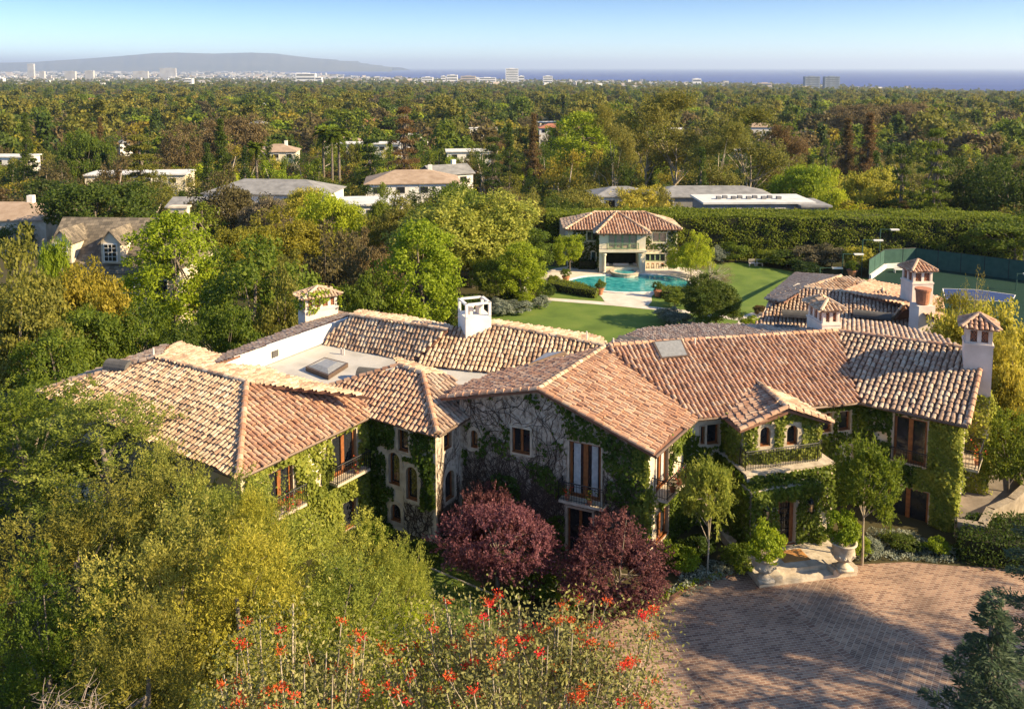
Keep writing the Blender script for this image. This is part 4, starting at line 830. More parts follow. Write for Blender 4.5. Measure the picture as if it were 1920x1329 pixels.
# prototypes (geometry only; every tree is its own object)
T_front = [make_tree('front', 11, 'round', 6, 8, 420, 85, .40, .125, .08, .022, 'l_front', twig=5, asp=.42, up_=.7, limbs=14),
           make_tree('front', 12, 'column', 5, 9, 400, 85, .38, .125, .06, .02, 'l_front2', twig=5, asp=.40, up_=1.0, limbs=12),
           make_tree('front', 13, 'dome', 7, 8, 440, 85, .42, .13, .10, .022, 'l_front', twig=4, asp=.42, up_=.5, limbs=14)]
T_plum = [make_tree('plum', 21+i, ('round', 'dome')[i], 6, 5, 400, 62, .34, .135, .05, .025, 'l_purple', asp=.62, up_=.5, twig=4, limbs=10, bark='bark') for i in range(2)]
T_small = [make_tree('small', 31+i, 'round', 3, 5, 130, 62, .30, .17, .30, .013, 'l_green', bark='bark_tan', asp=.42, twig=5, up_=.8, limbs=10) for i in range(2)]
T_shrub = [make_tree('shrub', 41+i, 'round', 1.6, 1.5, 80, 45, .2, .12, .05, .02, 'l_green', asp=.55, limbs=4) for i in range(3)]
T_ball = make_tree('ball', 45, 'round', 6, 6, 520, 45, .42, .2, .0, .02, 'l_dark', asp=.55, limbs=4)
T_dome = make_tree('dome', 46, 'round', 12, 10, 760, 60, .72, .28, .0, .02, 'l_green', asp=.6, limbs=4)
T_mid = [make_tree('mid', 51, 'round', 10, 9, 260, 60, .85, .30, .08, .02, 'l_olive', asp=.6), make_tree('mid', 52, 'dome', 12, 8, 280, 60, .85, .30, .1, .022, 'l_olive', asp=.6),
         make_tree('mid', 53, 'column', 8, 12, 260, 60, .8, .30, .06, .018, 'l_lime', asp=.6), make_tree('mid', 54, 'round', 11, 10, 190, 60, .9, .32, .12, .02, 'l_dark', asp=.6, limbs=14),
         make_tree('mid', 55, 'open', 11, 10, 150, 60, .85, .28, .05, .02, 'l_gold', bark='bark_pale', asp=.5, limbs=20)]
T_cone = make_tree('cone', 61, 'cone', 9, 20, 300, 45, .8, .42, .04, .014, 'l_dark', asp=.4, flat=.45, up_=0)
T_pine = make_tree('pine', 62, 'layer', 10, 22, 260, 45, .75, .40, .12, .012, 'l_green', asp=.35, flat=.4, limbs=26)
T_cedar = make_tree('cedar', 63, 'layer', 14, 18, 300, 45, .9, .42, .10, .016, 'l_deep', asp=.4, flat=.28, limbs=24)
T_euc = [make_tree('euc', 64+i, 'open', 13, 22, 260, 46, 1.2, .42, .18, .011, 'l_olive', bark='bark_tan', asp=.42, limbs=12) for i in range(2)]
T_bare = make_tree('bare', 67, 'dome', 10, 8, 150, 26, .8, .22, .15, .02, 'l_grey', bark='bark_pale', asp=.4, limbs=60)
# ---- foreground, left: one broad mass of separate trees
FG = [(40, 712, 43, 330, 0, 'green', 'leftmost olive-green tree at the edge of the left wing roof'), (190, 752, 40, 270, 1, None, 'upright olive-green tree in front of the left wing roof corner'),
      (322, 806, 37, 220, 2, None, 'rounded olive tree below the middle of the left wing eave'), (415, 885, 33.5, 230, 0, 'front2', 'yellow-green tree under the front corner of the left wing roof'),
      (120, 880, 33, 330, 2, 'olive', 'large dull olive tree at the left edge of the photo, mid height'), (455, 925, 31, 150, 1, 'yellow', 'golden-tipped upright tree beside the left wing balcony'),
      (300, 960, 29, 300, 0, None, 'broad olive tree in the middle of the foreground thicket'), (662, 965, 34, 240, 2, 'front2', 'pale yellow-green feathery tree below the corner tower'),
      (440, 1010, 27, 230, 1, 'yellow', 'tall golden-green shoot-topped tree left of the red flowers'), (60, 1060, 27, 300, 2, 'green', 'shaded green tree low at the left edge of the photo'),
      (600, 1060, 28, 260, 0, 'front2', 'bushy yellow-green tree behind the red flowers'), (235, 1130, 24, 240, 1, 'olive', 'dark-hearted olive tree above the bare twigs'),
      (735, 1120, 29, 190, 2, 'lime', 'bright lime-leaved bush beside the small front lawn'), (400, 1180, 23, 220, 2, 'front2', 'yellow-green bush at the bottom left of the coral tree'), (745, 1020, 33, 130, 0, 'front2', 'small feathery bush at the edge of the front lawn')]
for px, yt, Y, wp, k, col, lab in FG: tree_px(T_front[k], px, yt, Y, wp*1.22, 'olive_tree', '', col, 'thicket of trees in the left foreground', lab, k=1)
# plum trees by the gable wall
tree_px(T_plum[0], 932, 925, 38.6, 235, 'purple_plum_tree', '', None, 'purple-leaved plum trees', 'left purple-leaved plum tree in front of the gable wall', z=-.2)
tree_px(T_plum[1], 1168, 980, 37.0, 250, 'purple_plum_tree', '', None, 'purple-leaved plum trees', 'right purple-leaved plum tree with pale forked trunk at the drive edge', z=0)
tree_px(T_plum[1], 915, 905, 41.2, 130, 'purple_plum_tree', '', None, 'purple-leaved plum trees', 'dark purple plum tree in shade against the gable wall', z=-.2, rot=2)
# slim trees and pots at the entrance
tree_px(T_small[0], 1338, 838, 39.6, 100, 'slim_tree', '', 'front2', 'slim trees beside the entrance', 'slim bright green tree left of the porch', z=0)
tree_px(T_small[1], 1636, 815, 40.4, 122, 'slim_tree', '', 'green', 'slim trees beside the entrance', 'slim glossy green tree right of the porch', z=0)
for px, py, top, rim, lab, sd in ((1432, 1087, 980, 1040, 'carved stone urn holding a clipped shrub, left of the doormat', 1), (1580, 1066, 958, 1014, 'carved stone urn holding a clipped shrub, right of the doormat', 2)):
    b = P(px, py, .43); h = topz(px, rim, 0, b.y)-.43; t_ = thing('stone_urn', lab, 'urn', b, 'stone urns on the entrance steps'); a = MB()
    a.box((b.x, b.y, .50), (.72, .72, .14), ra); a.lathe((b.x, b.y, .57), [(.33, 0), (.30, .08), (.19, .14), (.15, .22), (.22, .28), (.36, .36), (.47, .5), (.52, .68), (.50, h-.32), (.57, h-.25), (.62, h-.2), (.62, h-.15), (.5, h-.15), (.46, h-.25)], 20)
    a.build('urn_body', M['stone'], t_, True); a = MB()
    for k in range(14): a.blob((b.x+.5*math.cos(k*.449), b.y+.5*math.sin(k*.449), .57+.62+.06*math.sin(k*2.2)), .085, 6, 4, .3, k)
    a.build('carved_garland', M['stone'], t_)
    me_t, me_c, w0, h0 = T_shrub[sd]; c = obj('shrub', me_c, t_); c.location = (0, 0, h-.5); hh = topz(px, top, 0, b.y)-.43-h+.5; c.scale = (1.65/w0, 1.65/w0, hh/h0); c.material_slots[0].link = 'OBJECT'; c.material_slots[0].material = M['l_lime']
SH = [(1388, 1068, 1018, 60, 'green', 'rounded shrub at the left end of the entrance steps'), (1520, 1018, 975, 60, 'green', 'leafy shrub against the porch wall right of the door'), (1282, 1075, 1030, 62, 'lime', 'fresh green shrub between the plum tree and the slim tree'),
      (1255, 1060, 1020, 60, 'green', 'shrub at the foot of the wall behind the plum tree'), (1310, 1045, 1000, 60, 'dark', 'dark shrub behind the slim tree left of the porch'), (1025, 1125, 1065, 90, 'green', 'white-flecked shrub between the two plum trees'), (985, 1120, 1075, 60, 'green', 'low shrub under the left plum tree'),
      (1068, 1150, 1108, 55, 'lime', 'small lime shrub beside the trunk of the right plum tree'), (1608, 1045, 1005, 40, 'lime', 'small shrub tucked behind the right-hand urn'), (1755, 1040, 1008, 42, 'lime', 'small lime shrub at the foot of the ivy corner'), (1690, 1030, 1000, 60, 'dark', 'dark low shrub under the lower tall window'), (1640, 1035, 1010, 40, 'silver', 'grey-green shrub at the foot of the right slim tree'), (700, 1015, 985, 70, 'green', 'shrub against the foot of the corner tower'), (790, 1050, 1018, 70, 'dark', 'dark shrub at the corner of the tower wall')]
for i, (px, yb, yt, wp, col, lab) in enumerate(SH):
    b = P(px, yb, 0); place(T_shrub[i % 3], b.x, b.y, 0, wp*b.y/F*1.1, topz(px, yt, 0, b.y), 'shrub', '', 'shrub', col, 'shrubs along the front of the villa', lab)
# hedge and curved terrace at the right end
def hedge(name, label, poly, z0, z1, mat='l_dark', leaf=.14, dens=130, jit=.12, seed=0, group=None, wav=.0):
    t_ = thing(name, label, 'hedge', (poly[0][0], poly[0][1], z0), group); r = np.random.default_rng(seed); Cs, Ns = [], []; k = len(poly); cx = sum(p[0] for p in poly)/k; cy = sum(p[1] for p in poly)/k
    x0, x1 = min(p[0] for p in poly), max(p[0] for p in poly); y0, y1 = min(p[1] for p in poly), max(p[1] for p in poly)
    n = int((x1-x0)*(y1-y0)*dens); x = r.uniform(x0, x1, n); y = r.uniform(y0, y1, n); ok = inpoly(x, y, [tuple(p)[:2] for p in poly]); x, y = x[ok], y[ok]; n = len(x)
    Cs.append(np.stack([x, y, z1+r.normal(0, jit, n)+wav*noise2(seed)(x*.5, y*.5)], 1)); Ns.append(np.tile((0, 0, 1.), (n, 1)))
    for i in range(k):
        a, b = np.array(tuple(poly[i])[:2]), np.array(tuple(poly[(i+1) % k])[:2]); L = np.linalg.norm(b-a); u = (b-a)/L; nn = np.array((u[1], -u[0])); nn = nn if nn @ (a-np.array((cx, cy))) > 0 else -nn
        n = int(L*(z1-z0)*dens*.8); s = r.uniform(0, L, n); z = r.uniform(z0, z1, n); d = r.normal(0, jit, n)+jit*2*noise2(seed+i+1)(s*.9, z*1.3); Cs.append(np.stack([a[0]+u[0]*s+nn[0]*d, a[1]+u[1]*s+nn[1]*d, z], 1)); Ns.append(np.tile((nn[0], nn[1], .3), (n, 1)))
    C = np.concatenate(Cs); Nn = np.concatenate(Ns)+r.normal(0, .5, (len(C), 3)); Nn /= np.linalg.norm(Nn, axis=1, keepdims=True)
    V, f = leafquads(C, r.normal(size=(len(C), 3)), Nn, leaf*r.uniform(.6, 1.4, len(C)), leaf*.65); obj('foliage', npmesh('foliage', V-np.array(wloc(t_)), f, M[mat]), t_)
    q = [(cx+(p[0]-cx)*(1-.03)+(0), cy+(p[1]-cy)*.97) for p in poly]; a = MB(); a.prism(q, z0, z1-.12); a.build('twigs', M['shade_core'], t_); return t_  # solid near-black box: shade inside the hedge put into its colour
M['shade_core'] = noisemat('shade_core', [(.012, .014, .006), (.03, .03, .012)], 3, 1)
hedge('clipped_hedge', 'low dark hedge on the slope right of the ivy corner', pp([(1795, 1050), (1960, 1075), (2000, 1010), (1810, 1005)]), -.1, 1.2, leaf=.13, dens=220, seed=2)
M['terrace_stone'] = noisemat('terrace_stone', [(.20, .155, .105), (.34, .275, .20)], 2.5, .9, bump=.4)
tr_ = thing('garden_terrace', 'small curved stone terrace with a low wall right of the ivy corner', 'terrace', P(1850, 950, .6)); a = MB()
tp = pp(smooth([(1790, 985), (1835, 990), (1852, 962), (1905, 940), (1912, 900), (1880, 868), (1850, 850), (1800, 850)], 4), .6); a.prism([tuple(p)[:2] for p in tp], -.5, .9); a.build('terrace_floor', noisemat('flagstone', [(.15, .12, .095), (.25, .205, .165)], 1.5, .9, bump=.3), tr_)
a = MB(); wv = pp([(1794, 990), (1840, 998), (1856, 968), (1895, 950), (1922, 925), (1918, 895), (1890, 868), (1862, 845)], .9)
for p, q in zip(wv, wv[1:]):
    d = (q-p).normalized(); s = Vector((-d.y, d.x, 0))*.2; a.prism([tuple(p-s)[:2], tuple(q-s+d*.1)[:2], tuple(q+s+d*.1)[:2], tuple(p+s)[:2]], -.5, 1.35)
a.build('terrace_wall', M['terrace_stone'], tr_)
# ---- coral trees with red flower clusters (bottom of the photo)
def coral(label, cx, Y, wpx, ytop, seed, nb=46):
    r = random.Random(seed); c = PY(cx, 1300, Y); Wm = wpx*Y/F; t_ = thing('coral_tree', label, 'tree', (c.x, Y, 0), 'coral trees'); tb = MB(); tb.tube([(c.x, Y, -.2), (c.x+.3, Y+.2, 3), (c.x, Y, 5.2)], [.3, .24, .2], 8); tips = []; zt = PY(cx, ytop, Y).z
    for i in range(nb):
        fx = r.uniform(-.5, .5); x = c.x+fx*Wm; y = Y+r.uniform(-2.2, 2.2); k = 1-(abs(fx)*1.8)**2*.28; z = 5.2+(zt-5.2)*k*r.uniform(.80, 1.02)
        b = Vector((c.x+fx*Wm*.3, Y+(y-Y)*.3, r.uniform(4.2, 5.6))); e_ = Vector((x, y, z)); m_ = b.lerp(e_, .55)+Vector((fx*Wm*.15, 0, -.35)); tb.tube([b, m_, b.lerp(e_, .8)+Vector((fx*Wm*.09, 0, -.1)), e_], [.046, .034, .024, .013], 5, False)
        tips.append(e_)
        for j in range(2):
            e2 = m_.lerp(e_, r.uniform(.2, .7))+Vector((r.gauss(0, .35), r.gauss(0, .35), r.uniform(.25, .9))); tb.tube([m_.lerp(e_, .15), e2], [.016, .007], 4, False); tips.append(e2)
    tb.build('trunk', M['bark_tan'], t_, True); q = np.random.default_rng(seed); tp = np.array([tuple(p) for p in tips]); off = np.array(wloc(t_))
    n = len(tp)*95; ci = np.repeat(np.arange(len(tp)), 95); C = tp[ci]+q.normal(0, .40, (n, 3))*np.array((1, 1, .7))-np.array((0, 0, .45))*q.uniform(-.1, 2.6, n)[:, None]; V, f = leafquads(C, q.normal(size=(n, 3)), q.normal(size=(n, 3))*.7+np.array((.2, 0, .6)), .115*q.uniform(.6, 1.5, n), .07)
    obj('crown', npmesh('crown', V-off, f, M['l_coral']), t_)
    ft = [tips[i] for i in range(0, len(tips), 2) if r.random() < .6]+[tips[i]+Vector((r.gauss(0, .12), r.gauss(0, .12), -.1)) for i in range(1, len(tips), 7)]
    for j, p in enumerate(ft):
        C = np.array(p)+q.normal(0, .085*r.uniform(.8, 1.0), (50, 3)).clip(-.19, .19)*np.array((1.1, 1.1, .7))+np.array((0, 0, .05)); D = C-np.array(p)+q.normal(0, .06, (50, 3))+1e-4; V, f = leafquads(C, D, q.normal(size=(50, 3)), .07, .04); obj('flower_cluster', npmesh('flower_cluster', V-off, f, M['flower_red']), t_)
M['l_coral'] = leafmat('leaves_coral', [(.10, .10, .024), (.25, .23, .065), (.42, .35, .13)])
coral('larger coral tree with red flower clusters at the bottom centre', 990, 22.5, 600, 1172, 5, 66); coral('coral tree with few red flowers at the bottom left of centre', 560, 21, 330, 1210, 6, 26)
# bare twiggy shrub, bottom left
t_ = thing('bare_shrub', 'bare pinkish-grey twiggy shrub in the bottom left corner', 'shrub', (PY(110, 1320, 19.5).x, 19.5, 5)); a = MB(); r = random.Random(4); bx = PY(110, 1320, 19.5)
a.tube([(bx.x, 19.5, -.1), (bx.x, 19.5, 7.9)], [.12, .08], 6); a.build('trunk', M['bark'], t_); a = MB()
for i in range(520):
    p = Vector((bx.x+r.gauss(0, .6), 19.5+r.gauss(0, .5), r.uniform(7.5, 8.5))); d = Vector((r.gauss(0, .3), r.gauss(0, .3), r.uniform(0, .35))); a.tube([p, p+d*.5+Vector((0, 0, .05)), p+d+Vector((r.gauss(0, .15), r.gauss(0, .15), 0))], [.008, .006, .003], 3, False)
a.build('twigs', noisemat('twig', [(.2, .15, .12), (.36, .29, .24)], 4, .9), t_)
# ---- blue-green cedars, right edge
def cedar(label, px, Y, ytop, Rm, seed, z0=0, nl=26, low=.25):
    r = random.Random(seed); q = np.random.default_rng(seed); c = PY(px, 1000, Y); zt = PY(px, ytop, Y).z; t_ = thing('blue_cedar', label, 'tree', (c.x, Y, z0), 'blue cedars at the right edge'); tb = MB(); tb.tube([(c.x, Y, z0-.2), (c.x+.1, Y, (z0+zt)/2), (c.x, Y, zt)], [.3, .2, .02], 7); Cs, Ds = [], []
    for i in range(nl*5):
        f = (i+r.random())/(nl*5); z = z0+(zt-z0)*(low+(1-low)*f); L = Rm*(1-f)**.75*r.uniform(.55, 1.05)+.15; a0 = i*2.4+r.gauss(0, .3); d = Vector((math.cos(a0), math.sin(a0), .12-.1*(1-f))); s = Vector((c.x, Y, z)); pts_ = [s+d*(L*t)+Vector((0, 0, -.10*L*t*t+.05*L*t)) for t in (0, .33, .66, 1)]; tb.tube(pts_, [.05*(1-f)+.012, .03, .02, .006], 4, False)
        m_ = int(170*L)+20; t = q.uniform(.12, 1, m_)**.8; base = np.array([tuple(s)])+np.outer(t*L, tuple(d)); base[:, 2] += -.10*L*t*t+.05*L*t; sd = np.array((-d.y, d.x, 0)); o_ = q.uniform(-1, 1, m_)*(.12+.30*L*(1-t)*t*2.2); base += np.outer(o_, sd); base[:, 2] += q.normal(0, .05, m_); Cs.append(base); Ds.append(np.outer(np.sign(o_)*.8, sd)+np.array(tuple(d))*.8+q.normal(0, .35, (m_, 3)))
    C = np.concatenate(Cs); D = np.concatenate(Ds); n = len(C); V, f = leafquads(C, D, q.normal(0, .6, (n, 3))+np.array((0, 0, 1.)), .17*q.uniform(.6, 1.4, n), .045); tb.build('trunk', M['bark'], t_); obj('crown', npmesh('crown', V-np.array(wloc(t_)), f, M['l_blue']), t_)
cedar('blue-green cedar spire in the bottom right corner', 1868, 20, 1118, 2.9, 1); cedar('blue-green cedar reaching in from the right edge beside the terrace', 2010, 23.5, 700, 2.9, 2, low=.12)
# trees beside the drive, right of the view, that shade it
for i, (x, y, w_, h, lab) in enumerate(((31, 26, 11, 14.5, 'broad drive-side tree right of the view, nearest the house'), (37, 19.5, 12, 16, 'broad drive-side tree right of the view, farther forward'), (45, 28, 8, 18, 'tall drive-side tree right of the view, farthest right'), (39, 25, 10, 17, 'leafy drive-side tree right of the view, between the others'))):
    place(T_mid[4] if i in (0, 3) else T_euc[i % 2], x, y, 0, w_, h, 'drive_side_tree', '', 'tree', 'olive', 'trees beside the drive', lab)
# ------------------------------------------------------------------ garden
zL = -4.985
lawn_px = [(905, 650), (918, 592), (1028, 562), (1020, 545), (1020, 500), (1385, 492), (1480, 508), (1660, 525), (1600, 560), (1420, 625), (1180, 660)]
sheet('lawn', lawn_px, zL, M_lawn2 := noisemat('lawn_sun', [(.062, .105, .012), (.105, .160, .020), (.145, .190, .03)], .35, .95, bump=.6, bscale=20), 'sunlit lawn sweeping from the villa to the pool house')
M['deck'] = noisemat('deck', [(.50, .43, .35), (.64, .57, .48)], .8, .9)
sheet('pool_deck', smooth([(1012, 522), (1040, 503), (1130, 497), (1290, 502), (1322, 520), (1300, 545), (1228, 549), (1216, 572), (1145, 572), (1118, 549), (1060, 541), (1020, 532)], 3), zL+.02, M['deck'], 'pale stone deck round the pool', 'structure')
sheet('garden_path', [(1024, 558), (1150, 567), (1300, 583), (1420, 600), (1420, 606), (1290, 587), (1150, 573), (1024, 563)], zL+.012, M['deck'], 'narrow stone path crossing the lawn')
sheet('garden_path', smooth([(1385, 598), (1410, 586), (1440, 584), (1435, 590), (1408, 604), (1402, 625), (1388, 622)], 3), zL+.012, M['deck'], 'curved stone path by the rear range of the villa')
po = smooth([(1058, 533), (1085, 521), (1130, 517), (1195, 515), (1255, 518), (1288, 527), (1290, 538), (1240, 546), (1170, 548.5), (1100, 542)], 5)
pool = thing('swimming_pool', 'curved turquoise swimming pool in front of the pool house', 'pool', P(1170, 532, zL+.02))
m, n, b = nodes('pool_water'); tc = N(n, 'TexCoord'); t = N(n, 'TexNoise'); t.inputs['Scale'].default_value = 1.2; t.inputs['Detail'].default_value = 3; n.links.new(tc.outputs['Object'], t.inputs[0]); r_ = ramp(n, [(.012, .16, .18), (.035, .28, .285), (.11, .42, .41)], t.outputs[0], [.3, .5, .75]); n.links.new(r_.outputs[0], b.inputs['Base Color']); b.inputs['Roughness'].default_value = .12
bp = N(n, 'Bump'); bp.inputs['Strength'].default_value = .15; n.links.new(t.outputs[0], bp.inputs['Height']); n.links.new(bp.outputs[0], b.inputs['Normal']); M['water'] = m
a = MB(); wp_ = [P(x, y, zL+.05) for x, y in po]; a.add(wp_, [tuple(range(len(wp_)))]); a.build('water', M['water'], pool)
cc = sum(wp_, Vector((0, 0, 0)))/len(wp_); a = MB(); k = len(wp_); vs = []
for p in wp_: d = (p-cc).normalized(); vs += [p+Vector((0, 0, .0)), p+Vector((0, 0, .09)), p+d*.45+Vector((0, 0, .09)), p+d*.45+Vector((0, 0, -.05))]
a.add(vs, [(4*i+j, 4*((i+1) % k)+j, 4*((i+1) % k)+j+1, 4*i+j+1) for i in range(k) for j in range(3)]); a.build('coping', M['white'], pool)
sp = thing('hot_tub', 'round raised stone hot tub spilling into the pool', 'hot tub', P(1172, 514, zL+.02)); c = P(1172, 515.5, zL); a = MB(); a.lathe((c.x, c.y, c.z), [(2.0, 0), (2.0, .45), (2.12, .48), (2.12, .58), (1.6, .58), (1.6, .36)], 28); a.build('stone_rim', M['stone'], sp); a = MB(); a.lathe((c.x, c.y, c.z+.42), [(1.62, 0), (1.62, .02)], 28); a.build('water', M['water'], sp)
POTS = [(1061, 529, 'small clipped ball in a terracotta pot at the left end of the pool'), (1125, 552, 'clipped ball in a terracotta pot left of the pool entrance path'), (1233, 556, 'clipped ball in a terracotta pot right of the pool entrance path'), (1597, 520, 'large terracotta pot with a leafy plant near the court fence')]
for i, (x, y, lab) in enumerate(POTS):
    b = P(x, y, zL+.03); s_ = 1.35 if i < 3 else 1.7; t_ = thing('potted_topiary', lab, 'potted plant', b, 'terracotta pots round the pool'); a = MB(); a.lathe((b.x, b.y, b.z), [(.24*s_, 0), (.36*s_, .5*s_), (.42*s_, .52*s_), (.42*s_, .62*s_), (.3*s_, .6*s_)], 14); a.build('pot', M['terra'], t_); me_t, me_c, w0, h0 = T_shrub[i % 3]; c = obj('foliage', me_c, t_); c.location = (0, 0, .5*s_); c.scale = (s_*.62,)*3
hedge('clipped_hedge', 'low curved clipped hedge left of the pool entrance', [P(x, y, zL) for x, y in [(1026, 543), (1062, 551), (1117, 560), (1119, 554), (1085, 543), (1035, 534)]], zL, zL+1.0, 'l_green', .16, 110, .1, 3)
hedge('clipped_hedge', 'small clipped hedge right of the pool entrance', [P(x, y, zL) for x, y in [(1241, 560), (1290, 563), (1290, 552), (1241, 549)]], zL, zL+1.0, 'l_green', .16, 110, .1, 4)
# tall boundary hedge
Yh = 134; hz1 = 1.1; hl, hr = PY(1025, 420, Yh), PY(1900, 420, Yh)
hedge('boundary_hedge', 'long tall clipped hedge behind the pool house and tennis court', [(hl.x, Yh), (hr.x*1.0, Yh-3), (hr.x, Yh+5), (hl.x, Yh+8)], -5.5, hz1, 'l_green', .3, 70, .12, 5, wav=.2)
# statue
b = P(983, 566, -5); t_ = thing('garden_statue', 'white stone figure on a pedestal among shrubs at the lawn edge', 'statue', b); a = MB(); a.box((b.x, b.y, -4.4), (.9, .9, 1.2)); a.box((b.x, b.y, -3.75), (1.1, 1.1, .14)); a.build('pedestal', M['white'], t_)
a = MB(); a.lathe((b.x, b.y, -3.68), [(.36, 0), (.30, .35), (.27, .8), (.24, 1.0), (.30, 1.25), (.33, 1.45), (.20, 1.58), (.09, 1.62), (.09, 1.68), (.15, 1.75), (.16, 1.86), (.12, 1.97), (.02, 2.0)], 14); a.tube([(b.x-.3, b.y, -2.3), (b.x-.5, b.y-.1, -2.7), (b.x-.25, b.y-.3, -2.9)], [.1, .08, .06], 6); a.tube([(b.x+.3, b.y, -2.3), (b.x+.5, b.y-.1, -2.0), (b.x+.3, b.y-.2, -1.75)], [.1, .08, .05], 6); a.build('figure', M['white'], t_, True)
# garden bushes and trees (explicit)
def gtree(proto, px, ytop, ybase, wpx, name, col, lab, group='garden trees and bushes', cat='tree', z=-5):
    b = P(px, ybase, z); place(proto, b.x, b.y, z, wpx*b.y/F*1.08, topz(px, ytop, 0, b.y)-z, name, '', cat, col, group, lab)
gtree(T_ball, 1341, 511, 614, 112, 'round_bush', 'dark', 'large dense dome-shaped bush on the lawn right of the pool', cat='bush')
gtree(T_mid[0], 1068, 432, 512, 58, 'ball_tree', 'lime', 'small round-headed tree at the left corner of the pool house'); gtree(T_mid[1], 1296, 438, 520, 80, 'ball_tree', 'lime', 'round-headed tree at the right corner of the pool house')
gtree(T_bare, 1330, 490, 545, 100, 'bare_tree', 'grey', 'thin bare-branched tree behind the dome-shaped bush'); gtree(T_shrub[0], 1038, 515, 536, 22, 'shrub', 'green', 'small round shrub by the left end of the pool', cat='shrub')
for px, yt, yb, wp, col, lab in [(1380, 455, 490, 60, 'green', 'rounded bright bush right of the ball tree, below the hedge'), (1345, 462, 492, 36, 'silver', 'grey-leaved bush beside the right ball tree'), (1475, 470, 500, 70, 'dark', 'dark bush at the far edge of the lawn'), (1440, 468, 496, 60, 'green', 'green bush behind the garden chairs'), (1520, 462, 500, 70, 'grey', 'pale grey-green bush left of the court lamps'), (1560, 458, 502, 60, 'grey', 'grey-green bush below the hedge near the lamps'), (1605, 460, 510, 56, 'yellow', 'golden bush beside the court fence'), (1510, 490, 512, 60, 'deep', 'dark low clipped bush at the lawn edge'),
                              (1250, 575, 605, 50, 'silver', 'silver-leaved bush left of the dome-shaped bush'), (1275, 585, 612, 50, 'silver', 'white-flowering bush at the foot of the dome-shaped bush'), (1405, 592, 616, 34, 'lime', 'small lime bush at the right foot of the dome-shaped bush'), (1425, 572, 592, 30, 'rust', 'small reddish plant by the curved path'), (940, 560, 590, 50, 'silver', 'grey lavender bush at the left edge of the lawn'), (975, 562, 586, 50, 'silver', 'lavender bush in front of the statue'), (1010, 555, 578, 36, 'silver', 'lavender bush right of the statue'), (1030, 535, 560, 24, 'dark', 'dark bush left of the clipped pool hedge'), (955, 530, 575, 40, 'dark', 'dark shrub left of the statue'), (1008, 520, 560, 44, 'green', 'green shrub behind the statue'),
                              (1265, 545, 575, 50, 'green', 'loose green shrub at the right end of the pool'), (1180, 472, 476, 1, 'green', '')]:
    if lab: gtree(T_shrub[(px*7) % 3], px, yt, yb, wp, 'garden_bush', col, lab, 'bushes round the lawn', 'bush')
# ------------------------------------------------------------------ pool house
M['green_frame'] = plain('green_frame', (.22, .30, .16), .5)
M['cream'] = noisemat('cream', [(.58, .50, .36), (.72, .64, .48)], .8, .9)
M['blind'] = plain('blind', (.42, .30, .22), .6)
phx = PY(1166, 500, 126).x; ph = thing('pool_house', 'cream pool house with ivy, green windows and tiled hip roof behind the pool', 'house', (phx, 127, -5))
ze, zr, hw = .75, 2.45, 8.4
q = lambda x, y, z: Vector((phx+x, y, z))
bL, bR = PY(1117, 437, 122).x-phx, PY(1219, 437, 122).x-phx; bc = (bL+bR)/2
yr = 129.5
roof(ph, [q(-hw, 124.8, ze), q(hw, 124.8, ze), q(hw-4.6, yr, zr), q(-hw+4.6, yr, zr)], M['tile_red'], sp=.42, ex=.5, seed=1)
roof(ph, [q(-hw, 124.8, ze), q(-hw+4.6, yr, zr), q(-hw, 134, ze)], M['tile_grey'], sp=.42, ex=.5, seed=2); rr_ = roof(ph, [q(hw, 124.8, ze), q(hw, 134, ze), q(hw-4.6, yr, zr)], M['tile_cream'], sp=.42, ex=.5, seed=3)
roof(ph, [q(-hw, 134, ze), q(-hw+4.6, yr, zr), q(hw-4.6, yr, zr), q(hw, 134, ze)], M['tile_cream'], sp=.42, ex=.5, seed=4)
roof(ph, [q(bL, 121.6, ze), q(bR, 121.6, ze), q(bc, yr-.2, zr+.05)], M['tile_rust'], sp=.42, ex=.5, seed=5); roof(ph, [q(bL, 121.6, ze), q(bc, yr-.2, zr+.05), q(bL, yr-3, ze+.02)], M['tile_grey'], sp=.42, ex=.5, seed=6); roof(ph, [q(bR, 121.6, ze), q(bR, yr-3, ze+.02), q(bc, yr-.2, zr+.05)], M['tile_cream'], sp=.42, ex=.5, seed=7)
for a_, b_ in ((q(bL, 121.6, ze), q(bc, yr-.2, zr+.1)), (q(bR, 121.6, ze), q(bc, yr-.2, zr+.1)), (q(-hw, 124.8, ze), q(-hw+4.6, yr, zr)), (q(hw, 124.8, ze), q(hw-4.6, yr, zr)), (q(-hw+4.6, yr, zr), q(hw-4.6, yr, zr))): caps(rr_, a_, b_, M['tile_cream'], .2, .55, .1)
f1 = Wall((phx-hw+.5, 125.4), (phx+bL+.6, 125.4), -5.2, ze+.1); f2 = Wall((phx+bL+.55, 122.3), (phx+bR-.55, 122.3), -5.2, ze+.05); f3 = Wall((phx+bR-.6, 125.4), (phx+hw-.5, 125.4), -5.2, ze+.1)
s1 = Wall((phx+bL+.55, 125.4), (phx+bL+.55, 122.3), -5.2, ze+.05); s2 = Wall((phx+bR-.55, 122.3), (phx+bR-.55, 125.4), -5.2, ze+.05); s3 = Wall((phx+hw-.5, 125.4), (phx+hw-.5, 133), -5.2, ze+.1); s4 = Wall((phx-hw+.5, 133), (phx-hw+.5, 125.4), -5.2, ze+.1)
wo = [(f1, f1.op(1101, 1119, 435, 451)), (f1, f1.op(1109, 1117, 472, 488)), (f3, f3.op(1224, 1249, 437, 454)), (f3, f3.op(1210, 1247, 476, 490))]; od = f2.op(1141, 1194, 438, 467); ol = f2.op(1136, 1197, 474, 502)
